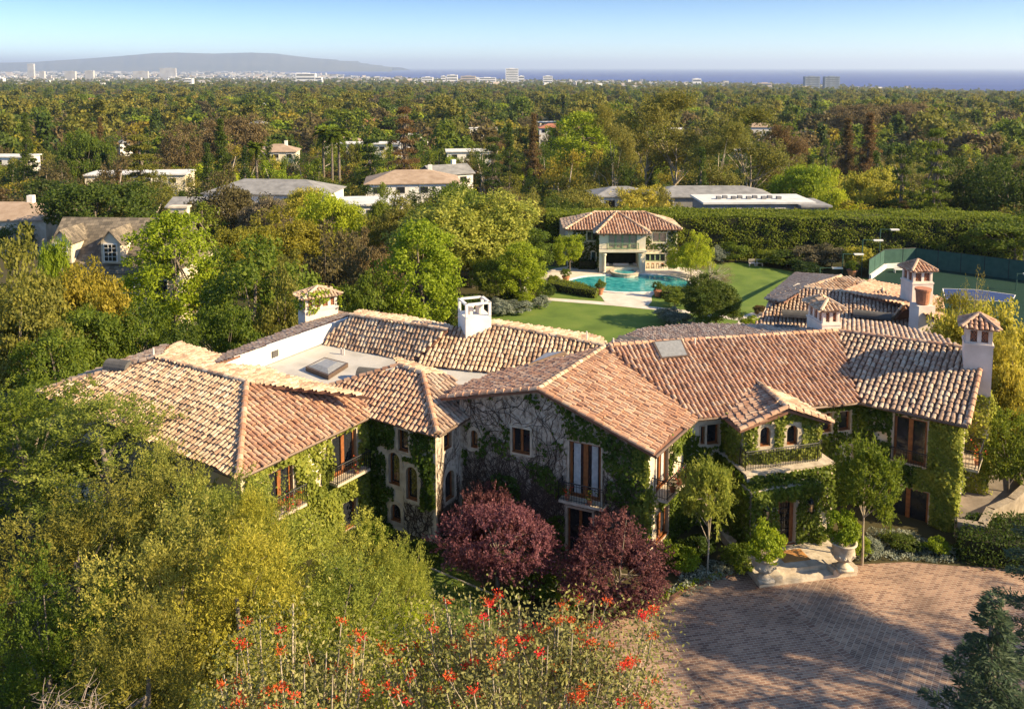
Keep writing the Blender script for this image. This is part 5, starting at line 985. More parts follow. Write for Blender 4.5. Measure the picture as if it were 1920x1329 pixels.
for w_ in (f1, f2, f3, s1, s2, s3, s4): w_.build(M['cream'], ph, dep=(2.6 if w_ is f2 else .28), back=w_ is not f2)
a = MB(); a.box((phx+bc, 133, -2.2), (16.6, .2, 6)); a.build('wall', M['cream'], ph)
window(f1, wo[0][1], ph, leaves=2, surround=.12, fmat=M['green_frame'], smat=M['cream']); window(f1, wo[1][1], ph, leaves=1, surround=.15, fmat=M['green_frame'], smat=M['white']); window(f3, wo[2][1], ph, leaves=2, surround=.15, fmat=M['green_frame'], smat=M['cream'], gmat=M['blind']); window(f3, wo[3][1], ph, leaves=4, surround=.1, fmat=M['green_frame'], smat=M['cream'], fw=.1)
window(f2, od, ph, 'french_door', leaves=4, rows=2, surround=.12, fmat=M['green_frame'], smat=M['cream'], gmat=M['blind'], fw=.13)
a = MB(); railing(a, [tuple(f2.at(od[0]-.2, 0, .0))[:2], tuple(f2.at(od[0]-.2, 0, .5))[:2], tuple(f2.at(od[1]+.2, 0, .5))[:2], tuple(f2.at(od[1]+.2, 0, 0))[:2]], od[2], .9, .2); a.build('balcony_railing', M['green_frame'], ph)
a = MB(); a.box(f2.at(f2.L/2, od[2]-.22, .25), (f2.L+.1, .6, .3)); a.build('balcony_slab', M['cream'], ph)
a = MB()
for u in (ol[0]-.22, ol[1]+.22): p = f2.at(u, -5, .22); a.lathe(p, [(.3, 0), (.3, .2), (.2, .28), (.19, ol[3]+5-.45), (.3, ol[3]+5-.3), (.32, ol[3]+5)], 12)
a.build('column', M['cream'], ph)
a = MB(); a.box(f2.at(f2.L/2, -3.9, -2.9), (f2.L-.4, .1, 2.4)); a.build('loggia_back', M['shade_core'], ph)  # near-black back panel: shade of the recess painted into its colour
for u in (.6, f2.L-.6):
    a = MB(); a.lathe(f2.at(u, od[3]-.35, .15), [(.08, 0), (.16, .3), (.05, .42)], 6); a.build('wall_lantern', M['terra'], ph)
for u, w_, lab in ((f2.L/2, 2.2, 'wicker sofa in the shaded loggia of the pool house'), (f2.L/2-2.2, .95, 'left wicker armchair in the pool house loggia'), (f2.L/2+2.2, .95, 'right wicker armchair in the pool house loggia')):
    p = f2.at(u, -5, -1.2); t_ = thing('wicker_seat', lab, 'sofa' if w_ > 2 else 'armchair', p, 'wicker seats in the loggia'); a = MB(); a.box((p.x, p.y, -4.75), (w_, .85, .4)); a.build('seat', M['chimney'], t_); a = MB(); a.box((p.x, p.y+.4, -4.35), (w_, .14, .8)); a.build('backrest', M['chimney'], t_)
for i in range(4):
    p = f3.at(wo[3][1][0]+.3+i*.7, -5, .55); t_ = thing('bar_stool', 'bar stool in the row under the green bar windows of the pool house', 'stool', p, 'bar stools at the pool house'); a = MB(); a.lathe((p.x, p.y, -4.25), [(.2, 0), (.2, .06)], 10); a.build('seat', M['wood'], t_)
    for sx in (-1, 1):
        for sy in (-1, 1): a = MB(); a.tube([(p.x+.12*sx, p.y+.12*sy, -4.25), (p.x+.19*sx, p.y+.19*sy, -5)], .02, 4); a.build('leg', M['iron'], t_)
ivy('dark ivy covering the left wall of the pool house', [(f1, f1.L-3.6, f1.L, -5, ze, 1, None, .2), (f1, 0, f1.L-2.4, -5, -2.6, .8, None, .1), (s1, 0, s1.L, -5, ze, .6, None, 0)], 'dark', 60, .26, 21, 'ivy on the pool house')
ivy('dark ivy covering the right wall of the pool house', [(f3, 0, f3.L, -2.2, ze, .96, None, .2), (f3, f3.L-2.2, f3.L, -5, -2.2, .8, None, .2)], 'dark', 60, .26, 22, 'ivy on the pool house')
hedge('clipped_hedge', 'low clipped hedge at the foot of the pool house left wall', [(phx-hw+2, 124.3), (phx+bL+.2, 124.3), (phx+bL+.2, 125.2), (phx-hw+2, 125.2)], -5, -3.7, 'l_deep', .2, 70, .1, 6)
# ------------------------------------------------------------------ tennis court
M['court'] = plain('court', (.020, .045, .032), .95, 0, .05); M['court_blue'] = plain('court_blue', (.040, .065, .16), .9, 0, .05); M['screen'] = noisemat('screen', [(.030, .075, .055), (.045, .10, .075)], 1.5, .9)
cA, cB, cC = P(1628, 524, -5), P(1657, 503, -5), P(1716, 500, -5); cD = P(1930, 528, -5); cD = cC+(cD-cC)*1.8
tc_ = thing('tennis_court', 'green and blue tennis court right of the lawn', 'court', cC); a = MB(); low_ = [Vector((cA.x+1, 88, -5)), Vector((75, 88, -5))]; a.add([Vector((p.x, p.y, -4.96)) for p in (cA, low_[0], low_[1], cD, cC, cB)], [(0, 1, 2, 3, 4, 5)]); a.build('surface', M['court'], tc_)
bq = [P(x, y, -4.95) for x, y in [(1768, 541), (1832, 543), (1904, 553), (1897, 566), (1772, 560)]]; a = MB(); a.add(bq, [(0, 1, 2, 3, 4)]); a.build('playing_area', M['court_blue'], tc_)
a = MB()
for p, q_ in zip(bq, bq[1:]+bq[:1]):
    d = (q_-p).normalized(); s = Vector((-d.y, d.x, 0))*.06; z = Vector((0, 0, .006)); a.add([p-s+z, q_-s+z, q_+s+z, p+s+z], [(0, 1, 2, 3)])
a.build('line', M['white'], tc_)
fn_ = thing('court_fence', 'tall dark green windscreen fence round the tennis court', 'fence', cC); hF = 2.75
for p, q_ in ((cA, cB), (cB, cC), (cC, cD)):
    d = (q_-p).normalized(); nn = Vector((-d.y, d.x, 0))*.03; a = MB(); a.add([p-nn, q_-nn, q_-nn+Vector((0, 0, hF)), p-nn+Vector((0, 0, hF)), p+nn, q_+nn, q_+nn+Vector((0, 0, hF)), p+nn+Vector((0, 0, hF))], [(0, 1, 2, 3), (7, 6, 5, 4), (3, 2, 6, 7), (0, 3, 7, 4), (1, 5, 6, 2)]); a.build('screen_panel', M['screen'], fn_)
    a = MB()
    for k in range(int((q_-p).length/3)+1): x = p+d*(k*3); a.tube([x-Vector((0, 0, .2)), x+Vector((0, 0, hF+.1))], .06, 5)
    a.tube([p+Vector((0, 0, hF)), q_+Vector((0, 0, hF))], .05, 5); a.build('post_frame', M['iron'], fn_)
kw = thing('court_kerb', 'low white wall at the foot of the court fence', 'wall', cA); a = MB()
for p, q_ in ((cA, cB), (cB, cC)):
    d = (q_-p).normalized(); nn = Vector((-d.y, d.x, 0))*.15; s_ = Vector((d.y, -d.x, 0))*.25; a.prism([tuple(p+s_-nn)[:2], tuple(q_+s_-nn)[:2], tuple(q_+s_+nn)[:2], tuple(p+s_+nn)[:2]], -5.2, -4.3)
a.build('wall', M['white'], kw)
for px, yt, yb, xa, lab in [(1579, 476, 518, 1615, 'court lamp post nearest the lawn, leftmost of the tall ones'), (1615, 450, 518, 1650, 'court lamp post in the middle of the row left of the court'), (1648, 430, 500, 1680, 'court lamp post farthest back, by the hedge'), (1537, 502, 518, 1577, 'short lamp post on the lawn edge left of the court'), (1905, 513, 545, 1925, 'court lamp post at the right edge of the photo')]:
    b = P(px, yb, -5); t_ = thing('court_lamp', lab, 'lamp post', b, 'lamp posts of the tennis court'); z = topz(px, yt, 0, b.y); w_ = (xa-px)*b.y/F; a = MB(); a.tube([b, (b.x, b.y, z)], .07, 6); a.tube([(b.x, b.y, z), (b.x+w_*.6, b.y-.2, z)], .05, 5); a.build('post', M['screen'], t_); a = MB(); a.box((b.x+w_*.8, b.y-.2, z-.02), (w_*.5, .45, .18)); a.build('lamp_head', M['white'], t_)
def bench(lab, px, py, w_, mat, cat='bench'):
    b = P(px, py, -4.95); t_ = thing('garden_'+cat, lab, cat, b); a = MB(); a.box((b.x, b.y, b.z+.45), (w_, .5, .06)); a.build('seat', mat, t_); a = MB(); a.box((b.x, b.y+.24, b.z+.95), (w_, .05, .08))
    for k in range(int(w_/.16)+1): a.box((b.x-w_/2+.04+k*.16*(w_-.08)/(int(w_/.16)*.16), b.y+.24, b.z+.7), (.05, .04, .48))
    a.build('backrest', mat, t_)
    for sx in (-1, 1):
        for sy in (-.2, .2): a = MB(); a.box((b.x+sx*(w_/2-.05), b.y+sy, b.z+.21), (.07, .07, .42)); a.build('leg', mat, t_)
bench('white slatted bench inside the tennis court by the fence', 1690, 511, 2.0, M['white']); bench('left weathered garden chair at the far edge of the lawn', 1410, 499, .9, M['chimney'], 'chair'); bench('right weathered garden chair at the far edge of the lawn', 1424, 499, .9, M['chimney'], 'chair')
# ------------------------------------------------------------------ neighbouring houses
M['slate'] = brickmat('slate_roof', 0, .5, .32, ((.10, .082, .06), (.235, .19, .135)), (.06, .048, .035)); M['roof_tan'] = noisemat('roof_tan', [(.26, .18, .12), (.38, .28, .2)], .7, .9); M['roof_grey'] = noisemat('roof_grey', [(.16, .155, .15), (.27, .26, .25)], .7, .9); M['roof_red'] = noisemat('roof_red', [(.30, .11, .06), (.42, .17, .10)], .7, .9); M['roof_pale'] = noisemat('roof_pale', [(.48, .46, .43), (.66, .64, .6)], .5, .9); M['wall_grey'] = noisemat('wall_grey', [(.2, .19, .18), (.3, .29, .27)], .7, .9)
FACES = []
def house(lab, px, Y, wd, dp, zE, rise, rot=0, rmat='roof_tan', wmat='white', kind='hip', win=3, storeys=1, group=None, chim=False, name='house', z0=None, over=.5):
    c = PY(px, 500, Y); x0 = c.x; zg_ = (zg(x0, Y) if z0 is None else z0)-1; t_ = thing(name, lab, 'house', (x0, Y, zg_+1), group); co, si = math.cos(rot), math.sin(rot); T = lambda x, y, z: Vector((x0+x*co-y*si, Y+x*si+y*co, z)); a = MB(); a.box((x0, Y, (zg_+zE)/2), (wd, dp, zE-zg_), rot); a.build('wall', M[wmat], t_)
    L, D = wd/2+over, dp/2+over; a = MB(); e_ = [T(-L, -D, zE), T(L, -D, zE), T(L, D, zE), T(-L, D, zE)]
    if kind == 'hip': k = max(0, L-D); r0, r1 = T(-k, 0, zE+rise), T(k, 0, zE+rise); fs = [[e_[0], e_[1], r1, r0], [e_[1], e_[2], r1], [e_[2], e_[3], r0, r1], [e_[3], e_[0], r0]]
    elif kind == 'gable': r0, r1 = T(-L, 0, zE+rise), T(L, 0, zE+rise); fs = [[e_[0], e_[1], r1, r0], [e_[2], e_[3], r0, r1]]
    else: fs = []
    for f in fs: a.slab(f, .18)
    if kind == 'gable':
        for s_ in (-1, 1): a.add([T(s_*wd/2, -dp/2, zE), T(s_*wd/2, dp/2, zE), T(s_*wd/2, 0, zE+rise*.9)], [(0, 1, 2)])
    if kind == 'flat': a.box((x0, Y, zE+.16), (wd+over*2, dp+over*2, .34), rot)
    rf_ = a.build('roof', M[rmat], t_)
    if chim: a = MB(); a.box(T(wd*.2, .3, zE+rise*.8+.4), (1.0, 1.0, 2.2), rot); a.build('chimney', M['white'], rf_)
    hs = (zE-zg_-1)/storeys
    for s_ in range(storeys):
        for i in range(win):
            f_ = MB(); x = -wd/2+wd*(i+.5)/win; z = zE-hs*s_-min(1.5, hs*.55); f_.box(T(x, -dp/2-.03, z), (min(1.9, wd/win*.62), .12, 1.5), rot); w1 = f_.build('window', M['white'] if wmat != 'white' else M['wall_grey'], t_); f_ = MB(); f_.box(T(x, -dp/2-.08, z), (min(1.7, wd/win*.54), .06, 1.3), rot); f_.build('pane', M['glass'], w1)
    EXC.append((x0, Y, wd*.5+3, dp*.5+2)); EZ[(x0, Y)] = zE; HPL.append((x0, Y, wd, dp, zE)); return t_, T
EXC = []; EZ = {}; HPL = []
# slate house on the left, with dormers
t_, T = house('grey-brown shingled house with two dormers among the left-hand trees', 248, 97, 14.5, 10, 2.3, 5.0, -.06, 'slate', 'stucco', 'gable', 4, 2, z0=-5)
for xd, lab in ((-5.1, 0), (.3, 1)):
    a = MB(); zb, zt = 3.2, 5.6; F_ = lambda x, y, z: T(xd+x, y, z); a.add([F_(-1.05, -5.0, zb), F_(1.05, -5.0, zb), F_(1.05, -5.0, zt), F_(0, -5.0, zt+1.1), F_(-1.05, -5.0, zt), F_(-1.05, -1, zb), F_(1.05, -1, zb), F_(1.05, -1, zt), F_(-1.05, -1, zt)], [(0, 1, 2, 3, 4), (1, 6, 7, 2), (5, 0, 4, 8)]); dm = a.build('dormer', M['stucco'], t_)
    a = MB(); a.slab([F_(-1.3, -5.25, zt-.25), F_(0, -5.25, zt+1.2), F_(0, -.6, zt+1.2), F_(-1.3, -.6, zt-.25)][::-1], .1); a.slab([F_(1.3, -5.25, zt-.25), F_(1.3, -.6, zt-.25), F_(0, -.6, zt+1.2), F_(0, -5.25, zt+1.2)][::-1], .1); a.build('dormer_roof', M['slate'], dm)
    a = MB(); a.box(F_(0, -5.05, zb+1.2), (1.5, .12, 2.0), -.06); a.build('window_frame', M['white'], dm); a = MB(); a.box(F_(0, -5.1, zb+1.2), (1.25, .1, 1.75), -.06); a.build('pane', M['glass'], dm); a = MB()
    for k in (-.2, .2): a.box(F_(k, -5.16, zb+1.2), (.04, .05, 1.75), -.06)
    for k in (-.4, .05, .5): a.box(F_(0, -5.165, zb+1.2+k), (1.25, .05, .04), -.06)
    a.build('glazing_bar', M['white'], dm)
a = MB(); cpos = T(5.2, 1.2, 7.5); a.box((cpos.x, cpos.y, 7), (1.9, 1.0, 2.6)); a.box((cpos.x, cpos.y, 8.4), (2.2, 1.3, .2)); a.build('chimney', M['stucco'], t_)
# houses in the middle distance: px, Y, width, depth, eave from photo row, rise ...
HS = [('brown hip-roofed house at the left edge behind the slate-roofed house', 25, 150, 18, 11, 402, 2.6, 0, 'roof_tan', 'stucco', 'hip', 3, 1), ('tan hip-roofed house with white walls in the middle distance', 775, 205, 21, 13, 333, 2.8, .12, 'roof_tan', 'white', 'hip', 4, 1), ('dark gabled house with a white chimney behind the tan hip-roofed house', 838, 226, 11, 9, 316, 2.4, .5, 'roof_grey', 'white', 'gable', 2, 1),
      ('wide grey-roofed house behind the bare trees left of centre', 520, 178, 25, 12, 352, 2.6, -.1, 'roof_grey', 'white', 'hip', 5, 1), ('low white house glimpsed left of the grey-roofed house', 378, 168, 9, 8, 378, 1.6, 0, 'roof_grey', 'white', 'gable', 2, 1), ('low white flat-roofed house right of the bare trees', 700, 160, 11, 9, 378, .3, .15, 'roof_pale', 'white', 'flat', 3, 1), 
      ('modern dark-walled house with a white flat roof above the boundary hedge', 1405, 158, 19, 9, 375, .3, .03, 'roof_pale', 'wall_grey', 'flat', 5, 1), ('low grey hip-roofed house behind the white flat roof', 1325, 178, 24, 10, 362, 1.8, 0, 'roof_grey', 'wall_grey', 'hip', 4, 1), ('small grey house left of the low hip roof above the hedge', 1160, 172, 11, 8, 362, 1.6, .1, 'roof_grey', 'white', 'hip', 2, 1), ('dark lean-to block at the right end of the white flat roof', 1510, 156, 4.5, 8, 382, .3, .03, 'roof_grey', 'wall_grey', 'flat', 2, 1),
      ('tan-roofed house with a chimney beyond the lone palm', 528, 300, 13, 10, 275, 2.6, .1, 'roof_tan', 'cream', 'hip', 3, 1), ('long white flat-roofed house right of the three tall palms', 700, 330, 24, 9, 262, .3, 0, 'roof_pale', 'white', 'flat', 5, 1), ('white flat-roofed house right of the tall redwood', 880, 300, 15, 9, 276, .4, .1, 'roof_pale', 'white', 'flat', 3, 1), ('long flat tan-roofed house behind the dark round tree on the left', 272, 240, 26, 10, 318, .3, .1, 'roof_pale', 'cream', 'flat', 4, 1), ('flat pale roof at the far left edge', 25, 300, 18, 9, 286, .4, 0, 'roof_pale', 'white', 'flat', 3, 1), ('white house with a red tile roof left of the tall eucalyptus', 1035, 420, 13, 9, 232, 2.2, 0, 'roof_red', 'white', 'hip', 3, 1)]
for h in HS:
    lab, px, Y, wd, dp, ye, rise, rot, rm, wm, kd, wn_, stn = h; house(lab, px, Y, wd, dp, PY(px, ye+(7 if Y > 215 else 4 if Y > 165 and px < 900 else 0), Y).z, rise*.85, rot, rm, wm, kd, wn_, stn, group='neighbouring houses', chim=(rm == 'roof_tan' or 'chimney' in lab))
for k in range(9): a = MB(); p = PY(1345+k*14, 366, 158); a.box((p.x, 157+(k % 2), PY(1405, 375, 158).z+.6), (.8, .9, .45)); a.build('roof_unit', M['roof_grey'], next(o for o in bpy.data.objects if str(o.get('label', '')).startswith('modern dark-walled')))
# ------------------------------------------------------------------ trees round the garden (left) and right of the villa
LT = [(60, 425, 66, 250, 1, 'olive', 'large olive-gold tree at the left edge above the villa roof'), (165, 452, 72, 170, 0, 'gold', 'golden-green tree left of the shingled house'), (30, 520, 60, 210, 3, 'olive', 'olive leafy tree at the left edge behind the left wing'), (150, 545, 63, 180, 0, 'green', 'mid green tree behind the left wing ridge'), (250, 560, 66, 150, 3, 'green', 'mid green tree between the left wing and the shingled house'), (330, 388, 88, 165, 2, 'lime', 'tall bright lime tree right of the shingled house'), (330, 600, 62, 130, 3, 'dark', 'deep green tree against the left wing ridge end'),
      (475, 440, 76, 270, 3, 'green', 'big magnolia-like tree left of the tiled chimney'), (420, 560, 66, 140, 3, 'green', 'leafy green tree in front of the big magnolia-like tree'), (530, 500, 70, 150, 1, 'olive', 'olive spreading tree behind the tiled chimney'), (610, 420, 86, 200, 1, 'brown', 'brownish-purple canopy behind the tiled chimney'), (790, 405, 84, 160, 2, 'lime', 'tall bright lime tree left of the clipped dome tree'), (690, 500, 80, 130, 3, 'green', 'green tree left of the tall lime tree'), (885, 350, 114, 275, 6, 'front2', 'very large clipped dome tree left of the pool house'), (830, 372, 124, 150, 6, 'green', 'second dome of the clipped tree left of the pool house'), (980, 420, 118, 110, 2, 'green', 'tall green tree between the clipped dome and the pool house'), (930, 470, 106, 110, 0, 'green', 'leafy tree at the foot of the clipped dome'), (975, 450, 104, 90, 2, 'lime', 'light green tree above the statue'),
      (560, 380, 120, 190, 1, 'gold', 'golden-brown spreading tree left of centre'), (620, 338, 132, 115, 0, 'lime', 'light yellow-green tree beside the grey-roofed house'), (190, 312, 140, 200, 0, 'dark', 'large dark rounded tree behind the shingled house'), (440, 312, 150, 170, 1, 'brown', 'pinkish-brown spreading tree in front of the grey-roofed house'), (575, 330, 152, 80, 0, 'yellow', 'yellow-green tree in front of the right end of the grey-roofed house'), (505, 350, 140, 90, 0, 'grey', 'pale greyish tree in front of the middle of the grey-roofed house'), (720, 345, 150, 90, 1, 'green', 'green tree hiding the low white flat-roofed house'), (300, 322, 190, 100, 1, 'olive', 'olive tree in front of the long tan flat-roofed house'), (110, 405, 86, 60, 0, 'lime', 'bright green tree covering the left dormer of the shingled house'), (860, 318, 150, 90, 0, 'green', 'bushy green tree right of the tan hip-roofed house'), (745, 360, 130, 110, 1, 'olive', 'grey-green tree behind the clipped dome tree'), (450, 400, 110, 130, 0, 'gold', 'gold-tinged tree behind the magnolia-like tree'), (690, 430, 104, 130, 1, 'brown', 'rust-tinted tree left of the tall lime tree'), (560, 470, 96, 170, 1, 'olive', 'olive canopy between the magnolia-like tree and the gold one'), (380, 470, 98, 110, 0, 'olive', 'olive tree just right of the bright lime tree'), (870, 540, 92, 80, 0, 'dark', 'dark round bush behind the white open chimney'), (740, 560, 84, 80, 2, 'lime', 'lower bright bush at the foot of the tall lime tree'), (640, 560, 78, 90, 3, 'deep', 'deep shaded tree right of the tiled chimney'), (100, 610, 56, 170, 3, 'green', 'green tree rising behind the left end of the villa roof'), (250, 640, 58, 120, 0, 'green', 'green rounded tree behind the roof vent of the left wing'),
      (1852, 525, 54, 190, 0, 'yellow', 'golden-yellow tree right of the end chimney'), (1900, 620, 50, 150, 1, 'yellow', 'golden tree at the right edge below the court'), (1800, 545, 60, 110, 4, 'gold', 'gold-green tree behind the end chimney'), (1890, 700, 49, 110, 0, 'gold', 'gold-green bush right of the chimney shaft'), (1910, 760, 46, 130, 3, 'green', 'green tree at the right edge beside the curved terrace'), (1822, 478, 68, 62, 5, 'gold', 'thin twiggy tree top in front of the court'),
      (1895, 395, 128, 170, 0, 'green', 'rounded tree at the right end of the boundary hedge'), (1850, 400, 150, 120, 3, 'deep', 'dark tree behind the right end of the hedge'), (1050, 365, 145, 100, 3, 'dark', 'dark tree just left of the pool house above the hedge'), (1085, 335, 160, 120, 0, 'olive', 'olive tree behind the hedge left of the pool house'), (1200, 330, 168, 110, 0, 'yellow', 'yellow-green domed tree above the pool house'), (1235, 352, 150, 90, 1, 'olive', 'olive-brown feathery tree in front of the grey roofs'), (1000, 355, 138, 110, 1, 'olive', 'grey-olive tree behind the tall green garden tree')]
for px, yt, Y, wp, k, col, lab in LT: tree_px((T_mid+[T_bare, T_dome])[k], px, yt, Y, wp*1.1, 'bare_tree' if k in (4, 5) else 'broadleaf_tree', '', col, 'trees round the garden and next door', lab)
FT = [(T_euc[0], 1205, 172, 235, 130, None, 'tall eucalyptus, left of the pair with pale trunks'), (T_euc[1], 1262, 165, 230, 150, None, 'tall eucalyptus, right of the pair with pale trunks'), (T_euc[0], 1150, 190, 200, 80, 'olive', 'slender tall eucalyptus left of the pale-trunked pair'), (T_euc[1], 1400, 195, 215, 150, 'olive', 'wide brown-olive eucalyptus right of the pale-trunked pair'), (T_euc[0], 1335, 225, 200, 120, 'olive', 'eucalyptus with leaning pale trunks in front of the wide one'), (T_euc[0], 1460, 230, 230, 90, 'rust', 'rust-tinted open tree right of the wide eucalyptus'),
      (T_cone, 1615, 205, 240, 85, 'rust', 'dark reddish-brown conifer, right of a close pair'), (T_cone, 1575, 215, 245, 75, 'rust', 'rusty conifer, left of a close pair'), (T_pine, 1740, 218, 165, 105, 'green', 'tall straight pine with visible trunk on the right'), (T_pine, 1678, 255, 165, 80, 'dark', 'slimmer dark pine left of the tall straight pine'), (T_cone, 1000, 205, 230, 62, 'rust', 'pointed brown redwood right of the pale house'), (T_cone, 955, 225, 260, 60, 'dark', 'dark pointed conifer left of the brown redwood'), (T_pine, 762, 182, 250, 100, 'rust', 'tall rusty layered redwood in the middle of the far trees'), (T_cedar, 925, 240, 215, 80, None, 'dark layered cedar right of the tall layered redwood'), (T_cedar, 700, 245, 225, 100, None, 'dark layered cedar beside the three palms'), (T_cone, 425, 215, 215, 75, 'dark', 'dark green conifer cluster left of the lone palm'), (T_cone, 400, 262, 200, 60, 'dark', 'shorter dark conifer at the foot of the conifer cluster'), (T_cone, 68, 205, 260, 60, 'dark', 'dark pointed conifer near the left edge'), (T_cedar, 275, 235, 200, 150, 'olive', 'wide olive cypress with bare lower limbs on the left'), (T_mid[0], 175, 222, 260, 90, 'green', 'bright rounded tree left of the wide cypress'), (T_cone, 205, 215, 300, 40, 'rust', 'small rusty conifer behind the bright rounded tree'), (T_mid[0], 450, 195, 330, 130, 'brown', 'large brown-green tree behind the conifer cluster'), (T_mid[3], 350, 225, 290, 90, 'brown', 'brown-olive tree left of the conifer cluster'),
      (T_mid[0], 1630, 292, 175, 110, 'yellow', 'bright yellow-green tree below the rusty conifers'), (T_mid[1], 1560, 320, 165, 90, 'lime', 'lime palm-like bush right of the white flat roof'), (T_mid[0], 1500, 285, 190, 110, 'lime', 'light green tree behind the white flat roof'), (T_mid[3], 1800, 290, 175, 130, 'deep', 'deep green mass right of the tall straight pine'), (T_mid[3], 1890, 285, 165, 150, 'dark', 'dark rounded tree at the right edge above the hedge'), (T_mid[2], 1090, 205, 280, 130, 'lime', 'light green broad tree left of the eucalyptus'), (T_mid[0], 1690, 178, 520, 120, 'brown', 'brown domed tree on the far ridge at the right'), (T_mid[0], 1590, 180, 500, 90, 'brown', 'dark brown tree left of the domed one on the ridge')]
for pr_, px, yt, Y, wp, col, lab in FT: tree_px(pr_, px, yt, Y, wp*1.1, 'eucalyptus_tree' if pr_ in T_euc else 'conifer_tree' if pr_ in (T_cone, T_pine, T_cedar) else 'broadleaf_tree', '', col, 'large trees in the middle distance', lab)
# palms
def make_palm(seed):
    r = random.Random(seed); q = np.random.default_rng(seed); tb = MB(); tb.tube([(0, 0, -.3), (.1, 0, 5), (.15, .1, 10.6)], [.26, .2, .17], 8); me = bpy.data.meshes.new('palm_trunk'); me.from_pydata(tb.v, [], tb.f); me.materials.append(M['bark']); me.update(); V, fq = [], []
    C, D, Nn = [], [], []
    for i in range(44):
        a0 = r.uniform(0, 6.28); el = r.uniform(-.9, 1.2); L = r.uniform(1.6, 2.2)
        for k in range(14):
            t = (k+1)/14; x = L*t*math.cos(el); z = L*t*math.sin(el)-.9*t*t; c = np.array((math.cos(a0)*x+.15, math.sin(a0)*x+.1, 10.7+z))
            for s_ in (-1, 1): C.append(c); D.append((math.cos(a0)*.5-s_*math.sin(a0), math.sin(a0)*.5+s_*math.cos(a0), -.35)); Nn.append((q.normal()*.3, q.normal()*.3, 1))
    V, f = leafquads(np.array(C), np.array(D), np.array(Nn), .8, .24); return (me, npmesh('palm_crown', V, f, M['l_palm']), 4, 12)
T_palm = [make_palm(1), make_palm(2)]
for i, (px, yt, Y, wp, lab) in enumerate([(614, 226, 250, 34, 'leftmost of the three tall palms'), (628, 234, 246, 34, 'middle one of the three tall palms'), (641, 228, 252, 38, 'rightmost of the three tall palms'), (490, 255, 215, 36, 'lone shorter palm left of the three tall ones')]): tree_px(T_palm[i % 2], px, yt, Y, wp*1.4, 'palm_tree', '', 'green', 'tall palms in the middle distance', lab)
# ------------------------------------------------------------------ wooded neighbourhood, 140-420 m: each tree its own object
rr = random.Random(19)
def m2(name, seed, shape, Wd, Ht, nc, lpc, cr, leaf, **k): return make_tree(name, seed, shape, Wd, Ht, nc, lpc, cr, leaf, merged=True, limbs=5, **k)
FARK = {'round': [m2('tree', 71, 'round', 11, 9, 130, 22, 1.1, .55, low=.05, asp=.6), m2('tree', 72, 'round', 12, 10, 120, 22, 1.2, .6, low=.05, asp=.6), m2('tree', 76, 'dome', 13, 9, 130, 22, 1.2, .6, low=.05, asp=.6)], 'upright': [m2('tree', 73, 'column', 8, 13, 120, 22, 1.1, .55, low=.04, asp=.6)],
        'conifer': [m2('tree', 74, 'cone', 8, 17, 150, 18, .8, .6, low=.03, asp=.4)], 'open': [m2('tree', 75, 'open', 13, 15, 110, 22, 1.3, .55, low=.1, asp=.5, bark='bark_pale')]}
COLN = {'olive': 'olive', 'dark': 'dark green', 'brown': 'brownish', 'gold': 'golden', 'lime': 'lime green', 'green': 'mid green', 'deep': 'blackish green', 'yellow': 'yellow-green', 'rust': 'rusty'}
MARKS = [('the three tall palms', 628, 270), ('the lone palm', 490, 275), ('the pool house', 1166, 440), ('the shingled house', 190, 440), ('the tan hip-roofed house', 780, 320), ('the white flat-roofed house', 1410, 372), ('the tall straight pine', 1740, 300), ('the grey-roofed house', 520, 330), ('the pale-trunked eucalyptus pair', 1235, 230), ('the rusty conifer pair', 1595, 260), ('the layered redwood', 762, 240), ('the wide olive cypress', 275, 280), ('the brown redwood', 1000, 240), ('the left edge of the photo', 0, 270), ('the right edge of the photo', 1920, 270), ('the conifer cluster', 425, 260), ('the dark rounded tree', 190, 365)]
FARALL = []
y = 143.0
